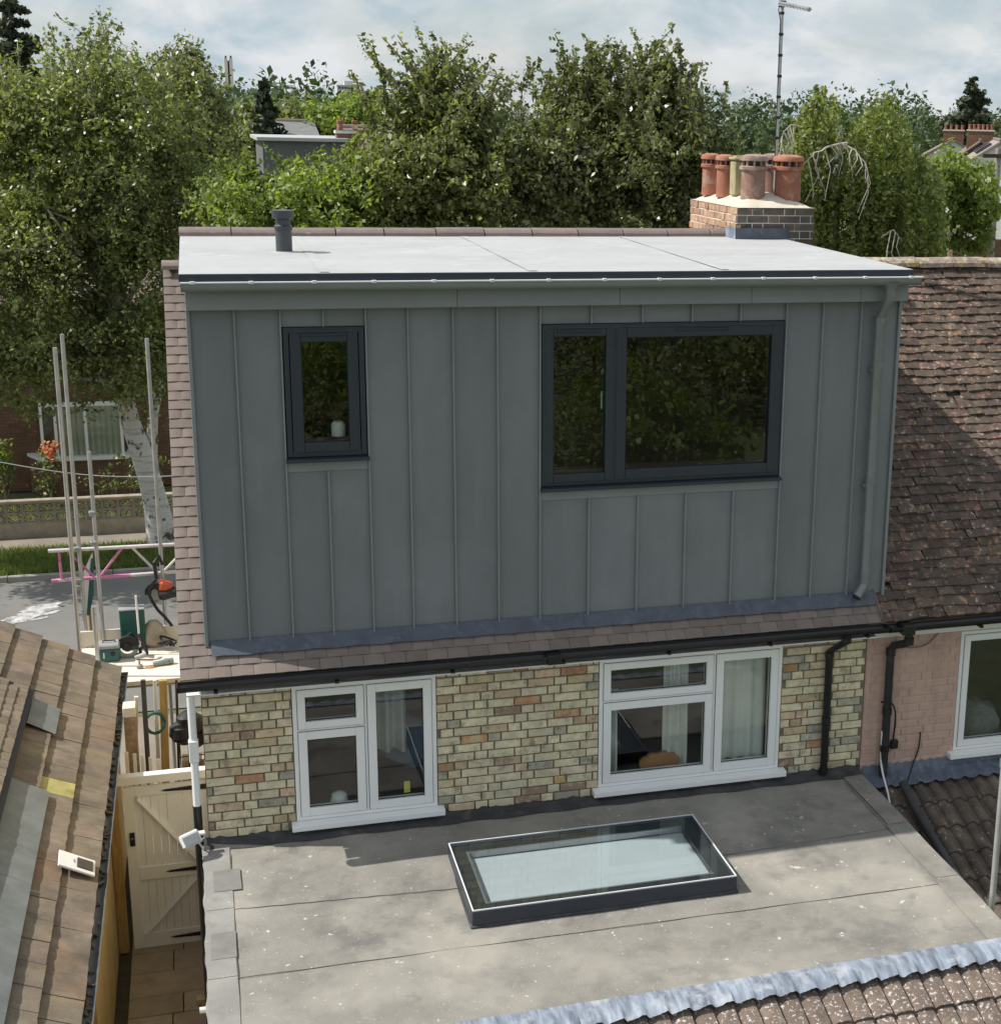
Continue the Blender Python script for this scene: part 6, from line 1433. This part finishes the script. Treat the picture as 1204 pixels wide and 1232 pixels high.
conifer('pine_tree', 'small dark pointed conifer far behind the birch', 317, 92, 160, 62, 44, 2400, lf_con, 9, .20)
conifer('spruce_tree', 'dark conifer top showing above the birch crown', 8, -40, 120, 32, 92, 6500, lf_con, 11, .14)
tree('round_green_tree', 'bright green rounded tree beyond the brick chimney', 'tree', (at_y(420, 150, 66).x, 66, GZ), [at_y(420, 220, 66), at_y(420, 140, 66)], .35,
     [E_(422, 148, 66, 44, 31, 3.0), E_(450, 160, 66, 26, 34, 2.4), E_(397, 162, 66, 24, 24, 2.0)], 420, 30, .36, .20, lf_bright, bark_d, 6)
tree('olive_green_tree', 'olive green rounded tree beside the small far conifer', 'tree', (at_y(352, 150, 80).x, 80, GZ), [at_y(352, 200, 80), at_y(352, 140, 80)], .35,
     [E_(350, 146, 80, 36, 22, 3.0), E_(300, 160, 78, 26, 34, 2.6)], 380, 26, .4, .22, lf_mid, bark_d, 5)
# far woodland as one mass
P_, O_ = [], []
for i in range(170):
    y = rng.uniform(130, 420) if i < 120 else rng.uniform(420, 900); u = rng.uniform(-60, 1300); c_ = at_y(u, 140, y)
    hgt = rng.uniform(7.0, 11.5) if y < 200 else rng.uniform(10, 15) + (y > 420)*2
    rx_ = rng.uniform(2.2, 4.5)*(1 if y < 200 else 1.7); m_ = 520
    d = rng.normal(size=(m_, 3)); d /= np.linalg.norm(d, axis=1)[:, None]; r = rng.uniform(.3, 1, m_)**.4*(1+.2*np.sin(d[:, 0]*6+i)*np.sin(d[:, 2]*5))
    P_.append(np.array([c_.x, y, GZ+hgt*.55])+d*r[:, None]*np.array([rx_, rx_, hgt*.47])); O_.append(d)
fw_ = leaves(np.concatenate(P_), np.concatenate(O_), .62, lf_far, 'far_woodland'); COL.objects.link(fw_); tag(fw_, 'distant belt of trees along the horizon', 'woodland', kind='stuff')

# rose bush under the bay window and shrubs by the wall
def shrub(name, label, ells, nclump, per, spread, leaf, mat, cat='shrub', flowers=None, group=None):
    c0_ = ells[0]; t = thing(name, label, cat, (c0_[0], c0_[1], GZ), group)
    c, p, o = sample_crown(ells, nclump, per, spread); st = MB()
    for i in rng.choice(len(c), min(10, len(c)), replace=False): st.tube([(c0_[0], c0_[1], GZ), Vector(c[i]).lerp(Vector((c0_[0], c0_[1], GZ)), .4)+Vector((.03, 0, .1)), Vector(c[i])], [.014, .01, .005], 5)
    st.build('stems', bark_d, t); put(leaves(p, o, leaf, mat, 'foliage'), t)
    if flowers is not None: put(leaves(np.concatenate([np.array(q)+rng.normal(size=(26, 3))*.055 for q in flowers]), np.zeros((26*len(flowers), 3)), .07, petal, 'blossom'), t)
fl3 = [at_y(60, 543, 23.3), at_y(55, 537, 23.3), at_y(66, 536, 23.3), at_y(63, 548, 23.2)]
shrub('rose_bush', 'rose bush with pink and orange blooms below the bay window', [E_(58, 560, 23.3, 15, 22, .25), E_(55, 590, 23.3, 12, 20, .25)], 46, 9, .07, .06, lf_mid, flowers=[tuple(q) for q in fl3])
shrub('leafy_shrub', 'yellow green leafy shrub against the brown brick wall', [E_(3, 555, 23.4, 12, 34, .3)], 40, 12, .08, .06, lf_bright)
shrub('wall_shrub', 'sparse dark shrub growing behind the screen block wall', [E_(135, 582, 22.2, 28, 22, .4), E_(175, 570, 22.2, 30, 40, .5)], 80, 10, .09, .06, lf_mid)
g2 = blades('garden_grass', -8, 3, 20.8, 23.6, 9000, .16, gblade, GZ-.02); COL.objects.link(g2); tag(g2, 'green grass of the front garden seen through the pierced wall', 'grass', kind='stuff')

# ------------------------------------------------------------------ houses beyond the trees
def far_house(name, label, x0, x1, y0, y1, ze, zr, along, wm, rm, wins=(), chims=(), group=None):
    t = thing(name, label, 'house', ((x0+x1)/2, y0, GZ), group)
    xm, ym = (x0+x1)/2, (y0+y1)/2
    if along == 'y': poly = [(x0, y0, GZ), (x1, y0, GZ), (x1, y0, ze), (xm, y0, zr), (x0, y0, ze)]; MB().extr(poly, (0, y1-y0, 0)).build('wall', wm, t)
    else: poly = [(x0, y0, GZ), (x0, y1, GZ), (x0, y1, ze), (x0, ym, zr), (x0, y0, ze)]; MB().extr(poly, (x1-x0, 0, 0)).build('wall', wm, t)
    e = .35; tk_ = .12; rf = MB()
    for s in (-1, 1):
        if along == 'y':
            xe = x0-e if s < 0 else x1+e; zz_ = ze-(zr-ze)*e/((x1-x0)/2)
            rf.extr([(xe, y0-.25, zz_+.03), (xm, y0-.25, zr+.03), (xm, y0-.25, zr+.03+tk_), (xe, y0-.25, zz_+.03+tk_)], (0, y1-y0+.5, 0))
        else:
            ye_ = y0-e if s < 0 else y1+e; zz_ = ze-(zr-ze)*e/((y1-y0)/2)
            rf.extr([(x0-.25, ye_, zz_+.03), (x0-.25, ym, zr+.03), (x0-.25, ym, zr+.03+tk_), (x0-.25, ye_, zz_+.03+tk_)], (x1-x0+.5, 0, 0))
    ro = rf.build('roof', rm, t)
    if along == 'y': MB().tube([(xm, y0-.25, zr+.16), (xm, y1+.25, zr+.16)], .1, 8).build('ridge', tile_ridge, ro)
    else: MB().tube([(x0-.25, ym, zr+.16), (x1+.25, ym, zr+.16)], .1, 8).build('ridge', tile_ridge, ro)
    for (a, c, z0, z1, face) in wins:
        if face == 'f':
            w_ = MB().box(a, c, y0-.06, y0+.02, z0, z1).build('window', white_upvc, t); MB().box(a+.09, (a+c)/2-.04, y0-.07, y0-.061, z0+.09, z1-.09).build('pane', winfar, w_); MB().box((a+c)/2+.04, c-.09, y0-.07, y0-.061, z0+.09, z1-.09).build('pane', winfar, w_)
        else:
            w_ = MB().box(x0-.06, x0+.02, a, c, z0, z1).build('window', white_upvc, t); MB().box(x0-.07, x0-.061, a+.09, c-.09, z0+.09, z1-.09).build('pane', winfar, w_)
    for (cx_, cy_, cz0, cz1, w_, np_) in chims:
        ch = MB().box(cx_-w_, cx_+w_, cy_-.3, cy_+.3, cz0, cz1).build('chimney', bw_red, t); MB().box(cx_-w_-.05, cx_+w_+.05, cy_-.35, cy_+.35, cz1-.12, cz1-.02).build('band', pale_mortar, ch)
        for k in range(np_): MB().lathe((cx_-w_+.15+(2*w_-.3)*(k/max(1, np_-1)), cy_, cz1-.02), [(.11, 0), (.095, .25), (.12, .28), (.12, .36), (.06, .37)], 10).build('chimney_pot', terracotta, ch, smooth=True)
    return t
def px_house(label, ue, ve, ur, vr, y0, dep, wm, rm, wins, ch=None):
    e_, r_ = at_y(ue, ve, y0), at_y(ur, vr, y0); x1_ = 2*r_.x-e_.x
    ww = [(e_.x+a*(x1_-e_.x), e_.x+c*(x1_-e_.x), z0, z1, 'f') for (a, c, z0, z1) in wins] + [(y0+.8, y0+2.0, 3.4, 4.7, 's'), (y0+4, y0+5.2, 3.4, 4.7, 's')]
    cc = []
    if ch: u0, u1, vt, yy, np_ = ch; a, c = at_y(u0, vt, yy), at_y(u1, vt, yy); cc = [(r_.x, y0+2.5, r_.z-1.6, a.z, (c.x-a.x)/2, np_)]
    return far_house('terrace_house', label, e_.x, x1_, y0, y0+dep, e_.z, r_.z, 'y', wm, rm, wins=ww, chims=cc, group=None)
th_ = []
th_.append(px_house('far gabled house with brown roof and white walls left of the cedar', 1099, 198, 1147, 169, 98, 11, rend_w, roof_far, [(.12, .3, 4.0, 5.4), (.55, .75, 4.0, 5.4)], (1139, 1160, 155, 104, 4)))
th_.append(px_house('far gabled house with dark tile hung gable below the cedar', 1156, 190, 1180, 171, 84, 10, M('brown_hung_tile', (.13, .085, .07), .9, .2, 3), roof_far, [(.3, .7, 4.2, 5.4)], (1167, 1194, 155, 90, 6)))
ch_ = px_house('nearer gabled house with pale roof, rooflight and white front beside the tall pole', 1170, 196, 1204, 172, 66, 10, rend_w, roof_far2, [(.15, .35, 4.0, 5.4), (.15, .35, 1.2, 2.8)])
ea, ra = at_y(1170, 196, 66), at_y(1204, 172, 66); sl_ = (ra-ea); nn_ = Vector((-sl_.z, 0, sl_.x)).normalized()
for k in range(2):
    c_ = ea.lerp(ra, .55)+Vector((0, 2.2+3.4*k, 0))+nn_*.22; rt2 = Matrix((sl_.normalized(), Vector((0, 1, 0)), nn_)).transposed(); w_ = MB().obox(c_, (1.0, 1.3, .1), rt2).build('rooflight', anthracite, ch_); MB().obox(c_+nn_*.06, (.8, 1.1, .03), rt2).build('pane', winfar, w_)
for h_ in th_+[ch_]: h_.rotation_euler = (0, 0, R(-27))
dz = at_y(420, 170, 46)
lf_x0, lf_x1 = at_y(316, 170, 46).x, at_y(416, 170, 46).x; lz = at_y(366, 169, 46).z
fh = thing('flat_topped_house', 'far house with grey tile hung dormer under a white edged flat roof', 'house', ((lf_x0+lf_x1)/2, 48, GZ))
MB().box(lf_x0, lf_x1, 46.2, 52, GZ, lz-.02).build('wall', rend_g, fh); MB().box(lf_x0-.2, lf_x1+.2, 46, 52.2, lz-.02, lz+.10).build('roof', membrane, fh)
MB().box(lf_x0+.5, lf_x0+1.5, 46.14, 46.22, lz-2.6, lz-1.7).build('window', winfar, fh)
rx0, rx1 = at_y(416, 170, 50).x, at_y(470, 170, 50).x; rz0, rz1 = at_y(440, 188, 50).z, at_y(440, 158, 50).z
bh = far_house('brown_roofed_house', 'far house with brown tiled roof and two red chimney pots', rx0+.02, rx1, 48, 54, rz0, rz1, 'x', bw_red, roof_far, chims=[(rx0-.2, 47.2, 6.0, at_y(408, 156, 47).z, .42, 2)])
far_house('grey_roofed_house', 'far low house with two grey hipped dormers between the trees', at_y(318, 165, 62).x, at_y(378, 165, 62).x, 62, 68, at_y(350, 166, 62).z, at_y(350, 150, 62).z, 'x', rend_g, M('slate_roof', (.17, .175, .17), .9, .2, 2))
tw = thing('twin_tower', 'distant pale tower with two square shafts above the trees', 'tower', (at_y(274, 90, 620).x, 620, GZ))
for (u0, u1, vt, yy, mt_) in ((269.5, 273.4, 69.5, 618, tower_m), (275.6, 279.6, 69.5, 618, tower_m), (272.0, 277.0, 72.5, 620, tower_dk)):
    a, c = at_y(u0, vt, yy), at_y(u1, vt, yy); s = MB().box(a.x, c.x, yy, yy+2.4, GZ, a.z).build('shaft', mt_, tw)
    if mt_ is tower_m: MB().box(a.x+.25, c.x-.25, yy-.02, yy+2.42, a.z+.002, a.z+.9).build('cap', tower_dk, s)
fb = thing('tower_block', 'distant pale block of flats with a rooftop plant room', 'building', (at_y(421, 105, 700).x, 700, GZ))
a, c = at_y(405.5, 101.5, 700), at_y(426, 101.5, 700); c2 = at_y(436, 101.5, 706)
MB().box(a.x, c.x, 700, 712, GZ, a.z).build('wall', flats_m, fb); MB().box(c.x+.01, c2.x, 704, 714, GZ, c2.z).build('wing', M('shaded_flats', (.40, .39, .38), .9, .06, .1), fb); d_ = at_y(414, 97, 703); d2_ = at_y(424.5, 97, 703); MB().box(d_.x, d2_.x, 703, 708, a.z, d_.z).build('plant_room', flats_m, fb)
for k in range(6):
    for j in range(5):
        x = a.x+.6+(c.x-a.x-.8)*j/5; MB().box(x, x+.95, 699.9, 699.99, a.z-1.7-2.3*k, a.z-.7-2.3*k).build('window', winfar, fb)
for (u, v, w_, lab) in ((369.8, 104.5, 2.2, 'tiny distant pale tower on the horizon'), (354.5, 107, 2.0, 'tiny distant squat block on the horizon')):
    p = at_y(u, v, 900); o = thing('distant_tower', lab, 'tower', (p.x, 900, GZ)); MB().box(p.x-w_/2*1.3, p.x+w_/2*1.3, 900, 903, GZ, p.z).build('shaft', flats_m, o); MB().box(p.x-w_/2, p.x+w_/2, 900.3, 902.7, p.z+.002, p.z+1.0).build('cap', tower_dk, o)
# street lamps
def lamp(u, vt, y, label, arm=True):
    p = at_y(u, vt, y); t = thing('street_lamp', label, 'lamp post', (p.x, y, GZ)); MB().tube([(p.x, y, GZ), (p.x, y, 2.0), (p.x, y, p.z)], [.09, .06, .045], 10).build('post', alu, t, smooth=True)
    if arm: MB().tube([(p.x, y, p.z), (p.x-.15, y, p.z+.12), (p.x-.5, y, p.z+.14)], .03, 8).build('arm', alu, t, smooth=True); MB().obox((p.x-.62, y, p.z+.13), (.42, .2, .09), Matrix.Identity(3)).build('lantern', grey_pl, t, bevel=.02)
lamp(1168, 232, 26, 'slim grey street lamp in front of the maple'); 
tp = at_y(1201.5, 178, 25); t = thing('telegraph_pole', 'tall weathered pole beside the white terrace front', 'pole', (tp.x, 25, GZ)); MB().tube([(tp.x, 25, GZ), (tp.x, 25, tp.z)], [.11, .085], 10).build('post', M('weathered_pole', (.30, .27, .24), .9, .15, 4), t, smooth=True); MB().box(tp.x-.5, tp.x+.5, 24.9, 24.96, tp.z-.25, tp.z-.15).build('crossarm', timber_dk, t)
gw = MB().box(at_y(1147, 285, 30).x, 27, 30, 30.25, GZ, at_y(1160, 288, 30).z).build('garden_wall', bw_red, None); tag(gw, 'low brown brick wall beneath the maple tree', 'wall')

# ------------------------------------------------------------------ garden behind the viewpoint, mirrored in the dormer glass
gk = [lf_mid, lf_dark, lf_bright]; kinds = ['broad green', 'dark', 'bright green']
k = 0
for yy_, xs_, hh in ((-23, (-9, 0, 9), 2.3), (-29, (-15, -6, 3, 13), 3.0), (-36, (-19, -9, 1, 10, 19), 4.2), (-45, (-22, -10, 2, 14, 25), 7.0)):
    for x in xs_:
        x += random.uniform(-1.5, 1.5); y = yy_+random.uniform(-2, 2); h = hh*random.uniform(.8, 1.25); r_ = random.uniform(2.4, 3.6)*(1+.25*(hh > 4)); q_ = k % 3
        shrub('garden_shrub', kinds[q_]+' garden shrub mirrored in the dormer glass', [(x, y, GZ+h*.5, r_, r_, h*.55), (x+r_*.6, y+.5, GZ+h*.35, r_*.7, r_*.7, h*.4)], 300, 20, .26, .14, gk[q_], group='shrubs of the back garden'); k += 1
